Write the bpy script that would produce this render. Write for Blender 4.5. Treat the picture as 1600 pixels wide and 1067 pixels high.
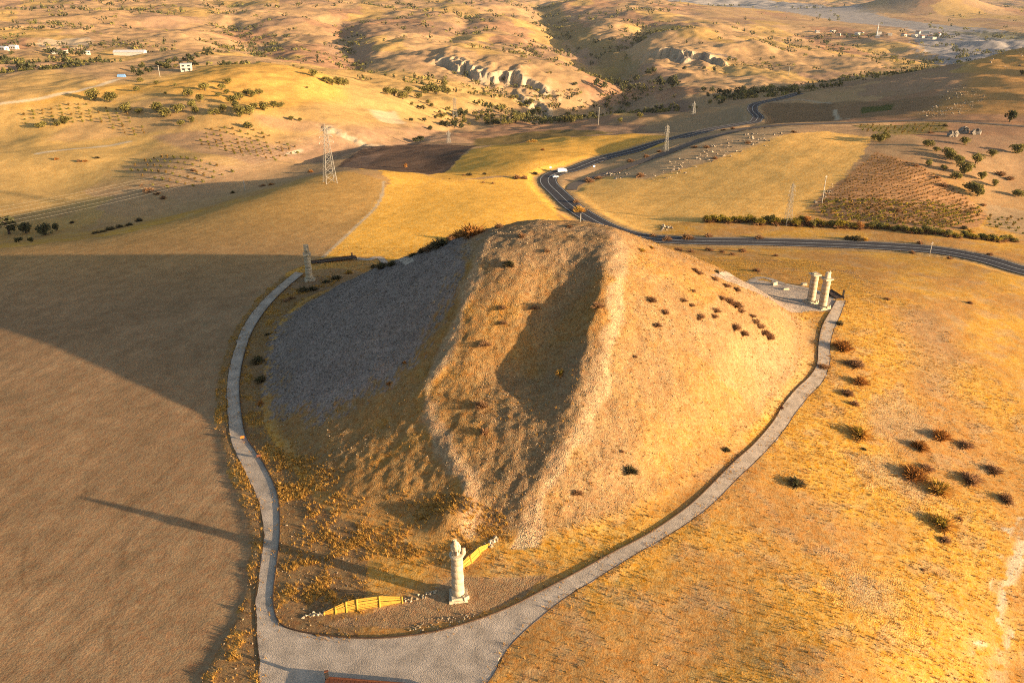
import bpy, math, random
import numpy as np

# ------------------------------------------------------------------ camera, sky, sun, exposure
for o in list(bpy.data.objects): bpy.data.objects.remove(o)
SC = bpy.context.scene
COL = SC.collection
PX_F, PX_CX, PX_CY = 1244.4, 800.0, 533.5      # focal length / centre for a 1600 x 1067 frame (28 mm lens)
CAM_H, PITCH = 78.0, math.radians(25.0)
cam_d = bpy.data.cameras.new('camera'); cam_d.sensor_width = 36.0; cam_d.lens = 28.0
cam_d.clip_start = 1.0; cam_d.clip_end = 40000.0
cam = bpy.data.objects.new('camera', cam_d); COL.objects.link(cam)
cam.location = (0, 0, CAM_H); cam.rotation_euler = (math.radians(90) - PITCH, 0, 0)
SC.camera = cam

SUN_ELEV = math.radians(9.2)
TO_SUN = np.array([0.934, -0.357]); TO_SUN /= np.linalg.norm(TO_SUN)
world = bpy.data.worlds.new('World'); SC.world = world; world.use_nodes = True
wn = world.node_tree.nodes; wl = world.node_tree.links
sky = wn.new('ShaderNodeTexSky'); sky.sky_type = 'NISHITA'; sky.sun_disc = False
sky.sun_elevation = SUN_ELEV
sky.sun_rotation = math.atan2(TO_SUN[0], TO_SUN[1])
sky.altitude = 700; sky.air_density = 1.0; sky.dust_density = 3.0; sky.ozone_density = 0.6
wn['Background'].inputs['Strength'].default_value = 0.085
wl.new(sky.outputs[0], wn['Background'].inputs[0])

sun_d = bpy.data.lights.new('sun', 'SUN'); sun_d.energy = 5.0; sun_d.angle = math.radians(0.55)
sun_d.color = (1.0, 0.74, 0.45)
sun = bpy.data.objects.new('sun', sun_d); COL.objects.link(sun)
sun.location = (300, -120, 200)
sun.rotation_euler = (math.pi / 2 - SUN_ELEV, 0, math.atan2(TO_SUN[0], -TO_SUN[1]))

SC.view_settings.view_transform = 'Standard'
SC.view_settings.look = 'None'
SC.view_settings.gamma = 1.0
SC.view_settings.exposure = 1.6
SC.view_settings.use_curve_mapping = False
SC.render.engine = 'CYCLES'
SC.cycles.use_denoising = False
SC.cycles.max_bounces = 4
SC.cycles.diffuse_bounces = 2
SC.cycles.volume_bounces = 0
SC.cycles.pixel_filter_type = 'BLACKMAN_HARRIS'; SC.cycles.filter_width = 1.05

# ------------------------------------------------------------------ helpers: tags, meshes, materials
random.seed(7)
rng = np.random.default_rng(11)

def tag(o, label=None, cat=None, group=None, kind=None):
    if label: o['label'] = label
    if cat: o['category'] = cat
    if group: o['group'] = group
    if kind: o['kind'] = kind
    return o

def empty(name, loc, rz=0.0):
    o = bpy.data.objects.new(name, None); COL.objects.link(o)
    o.empty_display_size = 0.3
    o.location = loc; o.rotation_euler = (0, 0, rz)
    return o

def np_mesh(name, V, F, mat=None, smooth=False):
    """V (n,3) array, F (m,k) array of equal sized faces"""
    me = bpy.data.meshes.new(name)
    V = np.asarray(V, np.float32); F = np.asarray(F, np.int32)
    n, k = F.shape
    me.vertices.add(len(V)); me.vertices.foreach_set('co', V.ravel())
    me.loops.add(n * k); me.loops.foreach_set('vertex_index', F.ravel())
    me.polygons.add(n)
    me.polygons.foreach_set('loop_start', np.arange(0, n * k, k, dtype=np.int32))
    me.polygons.foreach_set('use_smooth', np.full(n, smooth, bool))
    me.update(calc_edges=True)
    if mat: me.materials.append(mat)
    return me

def link(name, me, parent=None, loc=None):
    o = bpy.data.objects.new(name, me); COL.objects.link(o)
    if parent: o.parent = parent
    if loc is not None: o.location = loc
    return o

class MB:
    """collects polygons of one part"""
    def __init__(s): s.v = []; s.f = []
    def add(s, V, F):
        b = len(s.v); s.v += [tuple(map(float, p)) for p in V]; s.f += [tuple(b + i for i in q) for q in F]; return s
    def box(s, c, d, rz=0.0, taper=1.0, jit=0.0):
        cx, cy, cz = c; dx, dy, dz = (q / 2 for q in d); ca, sa = math.cos(rz), math.sin(rz); V = []
        for zz in (-1, 1):
            k = taper if zz > 0 else 1.0
            for (a, b) in ((-1, -1), (1, -1), (1, 1), (-1, 1)):
                x, y = a * dx * k + random.uniform(-jit, jit), b * dy * k + random.uniform(-jit, jit)
                V.append((cx + x * ca - y * sa, cy + x * sa + y * ca, cz + zz * dz + random.uniform(-jit, jit)))
        return s.add(V, [(3, 2, 1, 0), (4, 5, 6, 7), (0, 1, 5, 4), (1, 2, 6, 5), (2, 3, 7, 6), (3, 0, 4, 7)])
    def bar(s, a, b, w, w2=None):
        a = np.array(a, float); b = np.array(b, float); d = b - a; L = np.linalg.norm(d)
        if L < 1e-6: return s
        d /= L; up = np.array([0, 0, 1.0]) if abs(d[2]) < .9 else np.array([1.0, 0, 0])
        x = np.cross(d, up); x /= np.linalg.norm(x); y = np.cross(d, x); w2 = w if w2 is None else w2
        V = []
        for p, ww in ((a, w), (b, w2)):
            for (i, j) in ((-1, -1), (1, -1), (1, 1), (-1, 1)): V.append(p + x * i * ww / 2 + y * j * ww / 2)
        return s.add(V, [(3, 2, 1, 0), (4, 5, 6, 7), (0, 1, 5, 4), (1, 2, 6, 5), (2, 3, 7, 6), (3, 0, 4, 7)])
    def lathe(s, prof, n=20, c=(0, 0, 0), jit=0.0, cap=True, sx=1.0, sy=1.0, seed=0):
        r_ = np.random.default_rng(seed); V = []; F = []
        for (r, z) in prof:
            for i in range(n):
                a = 2 * math.pi * i / n; k = 1 + r_.uniform(-jit, jit)
                V.append((c[0] + r * k * sx * math.cos(a), c[1] + r * k * sy * math.sin(a), c[2] + z))
        m = len(prof)
        for j in range(m - 1):
            for i in range(n):
                F.append((j * n + i, j * n + (i + 1) % n, (j + 1) * n + (i + 1) % n, (j + 1) * n + i))
        if cap:
            F.append(tuple(range(n - 1, -1, -1))); F.append(tuple((m - 1) * n + i for i in range(n)))
        return s.add(V, F)
    def build(s, name, mat, parent=None, smooth=False, loc=None):
        me = bpy.data.meshes.new(name); me.from_pydata(s.v, [], s.f)
        if smooth: me.polygons.foreach_set('use_smooth', np.ones(len(me.polygons), bool))
        me.materials.append(mat); me.update()
        return link(name, me, parent, loc)

def copy_tree(o, parent=None):
    c = o.copy(); COL.objects.link(c); c.parent = parent
    for ch in list(o.children): copy_tree(ch, c)
    return c

class NT:
    def __init__(s, name):
        s.m = bpy.data.materials.new(name); s.m.use_nodes = True
        s.n = s.m.node_tree.nodes; s.l = s.m.node_tree.links; s.b = s.n['Principled BSDF']
        s.b.inputs['Roughness'].default_value = 0.95
        s.b.inputs['Specular IOR Level'].default_value = 0.1
    def node(s, t, **kw):
        nd = s.n.new(t)
        for k, v in kw.items():
            if k.startswith('i_'):
                key = k[2:]; key = int(key) if key.isdigit() else key.replace('_', ' ')
                nd.inputs[key].default_value = v
            else: setattr(nd, k, v)
        return nd
    def link(s, a, b): s.l.new(a, b)
    def math(s, op, a, b=None, c=None):
        nd = s.n.new('ShaderNodeMath'); nd.operation = op
        for i, x in enumerate((a, b, c)):
            if x is None: continue
            if isinstance(x, (int, float)): nd.inputs[i].default_value = x
            else: s.l.new(x, nd.inputs[i])
        return nd.outputs[0]
    def mapr(s, v, a, b, c, d):
        nd = s.n.new('ShaderNodeMapRange'); s.l.new(v, nd.inputs[0])
        for i, x in enumerate((a, b, c, d)): nd.inputs[i + 1].default_value = x
        return nd.outputs[0]
    def noise(s, vec, scale, detail=4, rough=0.55, dist=0.0):
        nd = s.n.new('ShaderNodeTexNoise'); s.l.new(vec, nd.inputs['Vector'])
        nd.inputs['Scale'].default_value = scale; nd.inputs['Detail'].default_value = detail
        nd.inputs['Roughness'].default_value = rough; nd.inputs['Distortion'].default_value = dist
        return nd.outputs['Fac']
    def scale(s, col, f):
        nd = s.n.new('ShaderNodeVectorMath'); nd.operation = 'SCALE'
        if isinstance(col, tuple): nd.inputs[0].default_value = col[:3]
        else: s.l.new(col, nd.inputs[0])
        s.l.new(f, nd.inputs['Scale']); return nd.outputs[0]
    def mix(s, f, a, b):
        nd = s.n.new('ShaderNodeMix'); nd.data_type = 'RGBA'
        if isinstance(f, (int, float)): nd.inputs[0].default_value = f
        else: s.l.new(f, nd.inputs[0])
        for x, i in ((a, 6), (b, 7)):
            if isinstance(x, tuple): nd.inputs[i].default_value = (*x[:3], 1)
            else: s.l.new(x, nd.inputs[i])
        return nd.outputs[2]

def simple_mat(name, col, col2=None, scale=3.0, rough=0.9, bump=0.0, spec=0.15, metal=0.0, detail=5):
    t = NT(name); tc = t.node('ShaderNodeTexCoord').outputs['Object']
    nz = t.noise(tc, scale, detail)
    f = t.mapr(nz, 0.3, 0.7, 0.0, 1.0)
    c2 = col2 or tuple(q * 0.72 for q in col)
    t.link(t.mix(f, c2, col), t.b.inputs['Base Color'])
    t.b.inputs['Roughness'].default_value = rough; t.b.inputs['Specular IOR Level'].default_value = spec
    t.b.inputs['Metallic'].default_value = metal
    if bump:
        bp = t.node('ShaderNodeBump', i_Strength=bump, i_Distance=0.1)
        t.link(t.noise(tc, scale * 4, 6), bp.inputs['Height']); t.link(bp.outputs[0], t.b.inputs['Normal'])
    return t.m

# ------------------------------------------------------------------ numpy noise
_perm = np.random.default_rng(5).permutation(512)
_perm = np.concatenate([_perm, _perm])
_ga = np.linspace(0, 2 * np.pi, 512, endpoint=False); _gx, _gy = np.cos(_ga), np.sin(_ga)
def perlin(x, y):
    xi = np.floor(x).astype(np.int64); yi = np.floor(y).astype(np.int64); xf = x - xi; yf = y - yi
    u = xf ** 3 * (xf * (xf * 6 - 15) + 10); v = yf ** 3 * (yf * (yf * 6 - 15) + 10)
    def g(i, j, dx, dy):
        h = _perm[(_perm[(xi + i) & 511] + yi + j) & 511]; return _gx[h] * dx + _gy[h] * dy
    a = g(0, 0, xf, yf); b = g(1, 0, xf - 1, yf); c = g(0, 1, xf, yf - 1); d = g(1, 1, xf - 1, yf - 1)
    return ((a + u * (b - a)) + v * ((c + u * (d - c)) - (a + u * (b - a)))) * 1.41
def fbm(x, y, wl, octv=4, gain=0.5, off=0.0):
    s = 0.0; a = 1.0; f = 1.0 / wl
    for i in range(octv):
        s = s + a * perlin(x * f + off + i * 17.3, y * f - off * 0.7 + i * 9.1); a *= gain; f *= 2.03
    return s
def ridged(x, y, wl, octv=3, off=0.0):
    s = 0.0; a = 1.0; f = 1.0 / wl
    for i in range(octv):
        s = s + a * (1 - 2 * np.abs(perlin(x * f + off + i * 7.7, y * f + off + i * 3.3))); a *= 0.5; f *= 2.1
    return s
def sstep(a, b, x):
    t = np.clip((x - a) / (b - a), 0, 1); return t * t * (3 - 2 * t)

# ------------------------------------------------------------------ pixel <-> ray
SP, CP = math.sin(PITCH), math.cos(PITCH)
def ray(u, v):
    X = (np.asarray(u, float) - PX_CX) / PX_F; Yd = (np.asarray(v, float) - PX_CY) / PX_F
    return X, CP - Yd * SP, -SP - Yd * CP
def at_z(u, v, z):
    dx, dy, dz = ray(u, v); t = (z - CAM_H) / dz
    return dx * t, dy * t

# ------------------------------------------------------------------ terrain base: control points (pixel of the surveyed spot, its height)
CPX = """
0 600 -1.4|0 520 -2.2|200 700 -.6|0 760 -.9|0 1000 -.7|200 1000 -.4|330 1060 -.2|0 450 -4.5|200 450 -3.5|400 400 -3|0 393 -8.5|110 383 -8.5|200 366 -8.5|300 342 -9
350 322 -9.5|420 300 -11|480 280 -12.5|540 266 -13.5|600 268 -14|700 287 -14.5|700 310 -12|600 330 -9|560 360 -6|830 282 -18|800 310 -14|760 330 -10|640 292 -13
0 372 -37|0 345 -37|100 345 -35|250 338 -33|200 320 -33|330 308 -30|400 288 -30|440 268 -31|0 300 -33.5|100 270 -31|200 252 -27|300 246 -23|390 262 -28|0 243 -26|100 240 -24
0 215 -26|200 218 -26|100 200 -22|300 205 -22.5|420 215 -28|500 228 -33|560 252 -29|650 243 -30|725 232 -28|560 236 -32|640 216 -38|690 268 -24|620 265 -25
0 175 -14|100 160 -13|250 160 -12|380 170 -14|450 150 -16|520 170 -23|560 190 -30|600 180 -35|620 152 -33|500 120 -12|420 100 -5|350 99 -4|290 111 -5|200 126 -6|100 113 -5|0 132 -9|560 140 -26
100 96 -26|0 97 -24|200 86 -26|350 84 -30|450 84 -38|0 60 -22|100 58 -22|200 48 -22|350 50 -30|450 58 -45|560 60 -40|540 92 -48|0 30 -10|100 20 -8|200 10 -10|400 20 -25|560 20 -35|650 10 -30|0 0 0|300 0 -5|700 0 -30|520 35 -45|260 70 -27
600 118 -35|650 128 -38|700 138 -42|760 160 -52|850 166 -64|700 175 -55|740 186 -58|640 172 -42|800 192 -58|900 192 -56|900 167 -66|860 207 -50|750 217 -44
900 217 -24|1000 214 -22|800 233 -21.5|850 250 -17|950 240 -18|760 262 -20|950 202 -48
950 140 -85|880 150 -82|830 138 -74|820 98 -58|760 126 -72|740 94 -54|680 84 -48|690 106 -60|1040 52 -50|1050 88 -72|980 80 -64|880 92 -62|905 62 -84|935 100 -90|865 32 -84|832 4 -70
780 60 -45|760 30 -40|700 50 -42|950 45 -55|1000 30 -55|950 10 -50|1000 0 -45|1100 90 -75|1100 122 -77|1000 152 -72|1050 132 -74|1000 172 -54|950 182 -52|1100 167 -47|1050 152 -56|1000 190 -44|1080 192 -41|1150 176 -36
1040 238 -14|1100 216 -11|1200 196 -8|1300 190 -7.5|1450 188 -6|1600 187 -6|950 290 -18|1100 300 -15|1000 340 -16|1250 260 -11|1350 215 -7.5|1100 255 -14|1100 350 -14|1300 345 -14|1500 362 -14|1595 376 -15.5
1400 280 -10|1550 300 -15|1600 270 -14|1590 330 -18|1560 230 -8.5|1450 230 -6.5|1200 380 -13|1000 372 -13.5|1600 425 -11|1400 390 -12.5|870 300 -18.7|850 282 -19.7|900 266 -20.5|960 248 -22|1050 220 -23|1095 206 -25|1183 187 -31|1170 166 -34
1250 175 -27|1195 176 -31|1330 152 -24|1400 160 -17|1500 170 -6|1330 131 -29|1450 109 -12|1530 89 -3|1600 76 4|1600 120 0|1500 130 -8|1420 181 -7.5|1250 152 -35|1470 140 -9.5|1430 170 -9.5|1420 130 -18|1360 168 -21
1450 96 -97|1300 112 -86|1200 132 -74|1200 102 -86|1300 80 -97|1500 76 -105|1400 50 -107|1200 60 -97|1550 60 -109|1150 40 -88|1300 30 -112|1500 30 -114|1200 14 -112|1100 8 -100|1370 12 -112|1540 12 -110|1450 1 -66|1300 0 -112|1600 0 -100
1250 420 -6|1400 430 -7|1500 470 -6|1590 520 -7|1450 560 -3.5|1590 700 -7|1400 700 -3.5|1300 900 -2.5|1500 950 -6|1600 1060 -9|1100 1000 -1|1150 410 -7|1050 402 -7.5"""
cps = []
for ln in CPX.strip().replace('\n', '|').split('|'):
    u, v, z = map(float, ln.split()); x, y = at_z(u, v, z); cps.append((x, y, z))
cps += [(-7, 84, 0), (79, 189, 0), (-56, 206, -1), (-58, 146, 0), (-38, 103, 0), (37, 114, 0), (70, 158, 0), (8, 160, 0), (8, 222, -3), (-30, 222, -2.5), (45, 222, -2.5),
        (10, 70, 0), (-30, 72, -.3), (40, 72, -1), (0, 40, 0), (-70, 40, -.7), (70, 40, -4), (-500, 250, -20), (-140, 100, -1.2),
        (-9000, 12000, 60), (-3000, 9500, 60), (0, 9500, 20), (4000, 9500, 80), (9000, 12000, 100), (-4500, 7000, 20), (4500, 7000, -60), (0, 7000, -40), (1600, 6800, -60),
        (500, 330, -32), (800, 700, 14), (260, 120, -12), (-900, 900, -20)]
cps = np.array(cps)
CC = 45.0
def sl(x, y): return x / (y + CC), np.log(y + CC)
_s, _l = sl(cps[:, 0], cps[:, 1])
_EPS = 0.035
def _phi(r2): return np.sqrt(r2 + _EPS ** 2)
_N = len(cps)
_A = np.zeros((_N + 3, _N + 3))
_A[:_N, :_N] = -_phi((_s[:, None] - _s) ** 2 + (_l[:, None] - _l) ** 2) + np.eye(_N) * 0.004
_P = np.stack([np.ones(_N), _s, _l], 1); _A[:_N, _N:] = _P; _A[_N:, :_N] = _P.T
_w = np.linalg.solve(_A, np.concatenate([cps[:, 2], np.zeros(3)]))
def rbf(x, y):
    x = np.asarray(x, float); shp = x.shape; s, l = sl(x.ravel(), np.asarray(y, float).ravel())
    out = np.empty(len(s))
    for i in range(0, len(s), 40000):
        a, b = s[i:i + 40000, None], l[i:i + 40000, None]
        out[i:i + 40000] = -_phi((a - _s) ** 2 + (b - _l) ** 2) @ _w[:_N]
    return (out + _w[_N] + _w[_N + 1] * s + _w[_N + 2] * l).reshape(shp)

# ------------------------------------------------------------------ the burial mound
MX, MY, MH = 8.0, 160.0, 28.6
TOE_A = np.radians([-180, -170, -150, -125, -110, -90, -75, -60, -45, -30, -15, 0, 15, 30, 60, 90, 120, 150, 180])
TOE_R = np.array([64, 63.5, 66, 69, 67, 64, 60, 55.5, 54, 56, 59, 62, 67, 71, 72, 70, 72, 72, 64])
def mound0(x, y):
    dx, dy = x - MX, y - MY; r = np.hypot(dx, dy); a = np.arctan2(dy, dx)
    R = np.interp(a, TOE_A, TOE_R) * (1 + 0.008 * np.sin(7 * a))
    r = r * (1 + (60.0 / R - 1) * sstep(12, 50, r))
    pw = 1 + .55 * np.exp(-((a + 2.27) / .55) ** 2)
    f_ = (58.5 - r) / 42.5; lin = MH * np.where(f_ > 0, np.clip(f_, 1e-6, None) ** np.where(f_ < 1, pw, 1.0), f_ * .25 * (pw < 1.1) + f_ * .12)
    top = MH + 0.3 - 0.0045 * r * r
    k = 2.4; z = -k * np.logaddexp(-lin / k, -top / k)
    k = 2.2; z = k * np.logaddexp(0, z / k)
    return np.where(r > 66, 0.0, z * sstep(65, 50, r))
def cast_fn(u, v, zf, t0=60.0, t1=9000.0, n=2600):
    dx, dy, dz = ray(u, v); t = np.geomspace(t0, t1, n)
    below = CAM_H + dz * t <= zf(dx * t, dy * t); i = int(np.argmax(below)) if below.any() else n - 1
    a, b = t[max(i - 1, 0)], t[i]
    for _ in range(18):
        m = 0.5 * (a + b)
        if CAM_H + dz * m <= float(zf(np.array([dx * m]), np.array([dy * m]))[0]): b = m
        else: a = m
    return float(dx * b), float(dy * b)
def zq(x, y): return mound0(x, y)
RID_L = np.array([cast_fn(u, v, zq) for u, v in ((772, 368), (752, 400), (735, 440), (718, 500), (692, 565), (668, 612), (668, 655), (698, 712), (728, 755), (738, 800), (733, 832))])
RID_R = np.array([cast_fn(u, v, zq) for u, v in ((966, 392), (968, 440), (960, 500), (950, 560), (935, 620), (908, 680), (872, 740), (842, 790), (818, 860))] + [(24.5, 167.0)])
def xl(y): o = np.argsort(RID_L[:, 1]); return np.interp(y, RID_L[o, 1], RID_L[o, 0])
def xr(y): o = np.argsort(RID_R[:, 1]); return np.interp(y, RID_R[o, 1], RID_R[o, 0])
def mound(x, y):
    z = mound0(x, y); wob = fbm(y, y * 0 + 3, 9, 2, .5, 1.0); L = xl(y) + .8 * wob; RR = xr(y); R = RR - 3.6 + 1.1 * fbm(y, y * 0 + 9, 12, 2, .5, 4.0); q = (x - L) / (R - L); qc = np.clip(q, 0, 1)
    dep = np.interp(y, [99, 106, 114, 120, 126, 138, 146, 153, 165], [0, .1, .7, 2.0, 4.2, 4.8, 2.5, .4, 0])
    shp = np.where(qc < .68, np.sin(np.pi * .5 * qc / .68) ** 2.0, np.sin(np.pi * .5 * (1 - qc) / .32) ** 1.25)
    z = z - dep * shp * (q > 0) * (q < 1)
    rr_ = np.hypot(x - MX, y - MY); aa = np.arctan2(y - MY, x - MX)
    z = z + sstep(2, 8, z) * (0.06 * fbm(aa * 36, rr_ / 9.0, 1.6, 3, .5, 3.0) + .17 * fbm(x, y, 11, 2, .5, 8.8))
    on = sstep(94, 102, y) * (1 - sstep(160, 172, y))
    z = z + on * (0.7 * np.exp(-((x - RR + 1.2) / 3.6) ** 2) + 0.45 * np.exp(-((x - L) / 1.8) ** 2))
    hx, hy = -9.5, 99.0
    z = z + 1.9 * np.exp(-(((x - hx) / 3.2) ** 2 + ((y - hy) / 2.2) ** 2))
    return z

def poly_dist(x, y, P):
    """distance from points to a polyline, and arclength fraction index"""
    d = np.full(x.shape, 1e9)
    for (ax, ay), (bx, by) in zip(P[:-1], P[1:]):
        vx, vy = bx - ax, by - ay; L2 = vx * vx + vy * vy + 1e-9
        t = np.clip(((x - ax) * vx + (y - ay) * vy) / L2, 0, 1)
        d = np.minimum(d, np.hypot(x - ax - t * vx, y - ay - t * vy))
    return d
def in_poly(x, y, P):
    c = np.zeros(x.shape, bool); n = len(P)
    for i in range(n):
        x0, y0 = P[i]; x1, y1 = P[(i + 1) % n]
        if y0 == y1: continue
        c ^= ((y0 > y) != (y1 > y)) & (x < (x1 - x0) * (y - y0) / (y1 - y0) + x0)
    return c

# ------------------------------------------------------------------ path edges (outer ; inner), road centre lines
PATH_PX = [((462, 425), (475, 428)), ((415, 465), (428, 470)), ((383, 505), (398, 511)), ((365, 550), (382, 553)), ((355, 600), (374, 600)), ((356, 650), (377, 648)),
 ((362, 690), (385, 684)), ((382, 735), (410, 722)), ((403, 780), (432, 770)), ((412, 830), (437, 826)), ((408, 880), (432, 880)), ((400, 930), (426, 935)), ((400, 970), (434, 970)),
 ((404, 1020), (458, 985)), ((406, 1067), (520, 995)), ((410, 1130), (600, 998)), ((540, 1180), (680, 988)), ((700, 1130), (750, 968)), ((765, 1062), (800, 948)), ((800, 1005), (845, 925)),
 ((868, 945), (900, 896)), ((930, 905), (958, 864)), ((990, 868), (1018, 832)), ((1058, 828), (1078, 790)), ((1110, 790), (1118, 752)), ((1155, 745), (1150, 720)), ((1190, 712), (1178, 695)),
 ((1225, 672), (1208, 660)), ((1243, 645), (1225, 632)), ((1263, 620), (1245, 608)), ((1284, 598), (1266, 588)), ((1296, 570), (1277, 568)), ((1297, 540), (1279, 538)), ((1303, 515), (1285, 510)),
 ((1314, 490), (1298, 486)), ((1321, 470), (1307, 470))]
def catmull(P, step):
    P = np.array(P, float); out = []
    Q = np.vstack([2 * P[0] - P[1], P, 2 * P[-1] - P[-2]])
    for i in range(1, len(Q) - 2):
        n = max(2, int(np.linalg.norm(Q[i + 1] - Q[i]) / step)); t = np.linspace(0, 1, n, endpoint=False)[:, None]
        out.append(.5 * (2 * Q[i] + (Q[i + 1] - Q[i - 1]) * t + (2 * Q[i - 1] - 5 * Q[i] + 4 * Q[i + 1] - Q[i + 2]) * t ** 2 + (3 * Q[i] - Q[i - 1] - 3 * Q[i + 1] + Q[i + 2]) * t ** 3))
    out.append(P[-1:]); return np.vstack(out)
def near0(u, v): return cast_fn(u, v, lambda x, y: np.minimum(rbf(x, y), .4), 60, 400, 500)
_po = np.array([near0(*o) for o, i in PATH_PX]); _pi = np.array([near0(*i) for o, i in PATH_PX])
_pp = catmull(np.hstack([_po, _pi]), 0.7); P_OUT, P_IN = _pp[:, :2], _pp[:, 2:]
PATH_POLY = np.vstack([P_OUT, P_IN[::-1]])
PATH_MID = ((P_OUT + P_IN) / 2)

def cast_rbf(u, v): return cast_fn(u, v, rbf, 150, 3000, 900)
ROAD_PX = [(1700, 446), (1600, 421), (1540, 405), (1470, 392), (1400, 386), (1300, 381), (1200, 378.5), (1100, 376), (1040, 374), (1000, 370), (960, 359), (925, 342), (895, 322), (872, 302), (858, 287), (858, 278), (872, 270), (900, 264)]
road_main = np.array([cast_rbf(u, v) for u, v in ROAD_PX] + [at_z(960, 248, -22), at_z(1010, 234, -22.5), at_z(1050, 220, -23.2), at_z(1095, 206, -25)] )
road_far = np.array([at_z(1116, 206, -30), at_z(1148, 205, -34), at_z(1176, 199, -34), at_z(1182, 190, -32.5), at_z(1184, 182, -32), at_z(1176, 172, -33), at_z(1178, 164, -34), at_z(1190, 157.5, -35), at_z(1215, 155.5, -38), at_z(1250, 153, -42)])
road_main = catmull(np.vstack([road_main, road_far]), 3.0)
OLD_PX = [(893, 296), (896, 288), (908, 280), (925, 270), (960, 259), (1000, 248), (1040, 237.5), (1085, 220), (1130, 204), (1165, 196), (1200, 193.5), (1260, 192), (1330, 189.5), (1400, 186.5), (1480, 186), (1560, 187), (1650, 188)]
OLD_Z = [-18.7, -18.5, -18, -17, -15.8, -14.8, -13.6, -11.2, -8.6, -7.4, -6.6, -6.4, -5.9, -5.4, -4.6, -3.4, -2]
road_old = catmull([at_z(u, v, z) for (u, v), z in zip(OLD_PX, OLD_Z)], 3.0)
def smooth1(a, k):
    w = np.hanning(k + 2)[1:-1]; w /= w.sum(); return np.convolve(np.pad(a, k // 2, mode='edge'), w, mode='valid')[:len(a)]
Z_MAIN = smooth1(rbf(road_main[:, 0], road_main[:, 1]), 21)
Z_OLD = smooth1(rbf(road_old[:, 0], road_old[:, 1]), 15)

def grade(x, y, z, P, PZ, half, blend):
    """cut / fill the ground to the carriageway"""
    m = (x > P[:, 0].min() - 30) & (x < P[:, 0].max() + 30) & (y > P[:, 1].min() - 30) & (y < P[:, 1].max() + 30)
    idx = np.nonzero(m)[0]; X = x[idx]; Y = y[idx]; D = np.empty(len(X)); Zr = np.empty(len(X))
    for i in range(0, len(X), 8000):
        dd = (X[i:i + 8000, None] - P[:, 0]) ** 2 + (Y[i:i + 8000, None] - P[:, 1]) ** 2
        j = dd.argmin(1); D[i:i + 8000] = np.sqrt(dd[np.arange(len(j)), j]); Zr[i:i + 8000] = PZ[j]
    w = 1 - sstep(half, half + blend, D)
    z[idx] = z[idx] * (1 - w) + (Zr - 0.15) * w
    return z

# ------------------------------------------------------------------ terrain grid
ys = [18.0]
while ys[-1] < 11500: ys.append(ys[-1] + max(0.40, ys[-1] * 0.0043))
GY = np.array(ys); NR = len(GY); NCOL = 600; GS = np.linspace(-0.72, 0.72, NCOL)
GX = GS[None, :] * (GY[:, None] + CC); GYY = np.repeat(GY[:, None], NCOL, 1)
fx, fy = GX.ravel(), GYY.ravel()
# hills of the middle and far ground get their own relief, near ground only small unevenness
base = rbf(fx, fy)
near = fy < 330
PD = np.full(fx.shape, 99.0); inpath = np.zeros(fx.shape, bool)
nb = (np.abs(fx) < 110) & (fy < 260)
PD[nb] = poly_dist(fx[nb], fy[nb], PATH_MID[::4]); inpath[nb] = in_poly(fx[nb], fy[nb], PATH_POLY)
md = np.zeros(fx.shape); md[nb] = mound(fx[nb], fy[nb])
RING = np.vstack([P_IN, [[60, 226], [8, 236], [-40, 230]]]); inr = np.zeros(fx.shape, bool); inr[nb] = in_poly(fx[nb], fy[nb], RING)
dI = np.full(fx.shape, 99.0); dI[nb] = poly_dist(fx[nb], fy[nb], P_IN[::3]); md *= inr * sstep(0, 13, dI + 1.0)
dfar = np.clip((fy - 350) / 420, 0, 1)
rel = dfar * (6.0 * fbm(fx, fy, 170, 5, .5, 3.1)) + np.clip((fy - 950) / 900, 0, 1) * 17 * fbm(fx, fy, 420, 4, .5, 8.2) + np.clip((fy - 3000) / 2500, 0, 1) * 22 * fbm(fx, fy, 1300, 3, .5, 1.2)
flat_r = sstep(0.18, 0.24, fx / (fy + CC)) * sstep(2600, 3300, fy) * (1 - sstep(4300, 5200, fy))
rel *= 1 - .9 * flat_r
gul = np.clip((fy - 420) / 400, 0, 1) * (1 - .7 * flat_r) * 2.6 * np.clip(ridged(fx, fy, 90, 3, 4.4), -1, 1.2)
mid = np.clip((fy - 230) / 200, 0, 1) * 0.5 * fbm(fx, fy, 45, 3, .5, 6.6)
micro = (0.05 * fbm(fx, fy, 3.2, 3, .55, 2.2) + 0.10 * fbm(fx, fy, 14, 2, .5, 9.9)) * (1 - .6 * ((fx < -25) | (fy > 235)))
mmask = sstep(.3, 2.0, md); mmic = mmask * (0.16 * fbm(fx, fy, 1.7, 3, .6, 1.9) + 0.25 * fbm(fx, fy, 7, 2, .5, 4.9))
calm = np.where(inpath, 0.0, sstep(1.6, 3.2, np.where(nb, PD, 99)))
rel2 = np.clip((fy - 900) / 600, 0, 1) * (1 - .8 * flat_r) * 5.5 * np.clip(ridged(fx + 40 * fbm(fx, fy, 200, 2, .5, 2.), fy, 280, 4, 7.7), -1.2, 1.2)
base = base + rel - gul * .8 - rel2 + mid + md + (micro * (1 - dfar) + mmic) * calm
_c = at_z(1450, 20, -112); base += 80 * np.exp(-(np.hypot(fx - _c[0], fy - _c[1]) / 230) ** 2)
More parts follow.
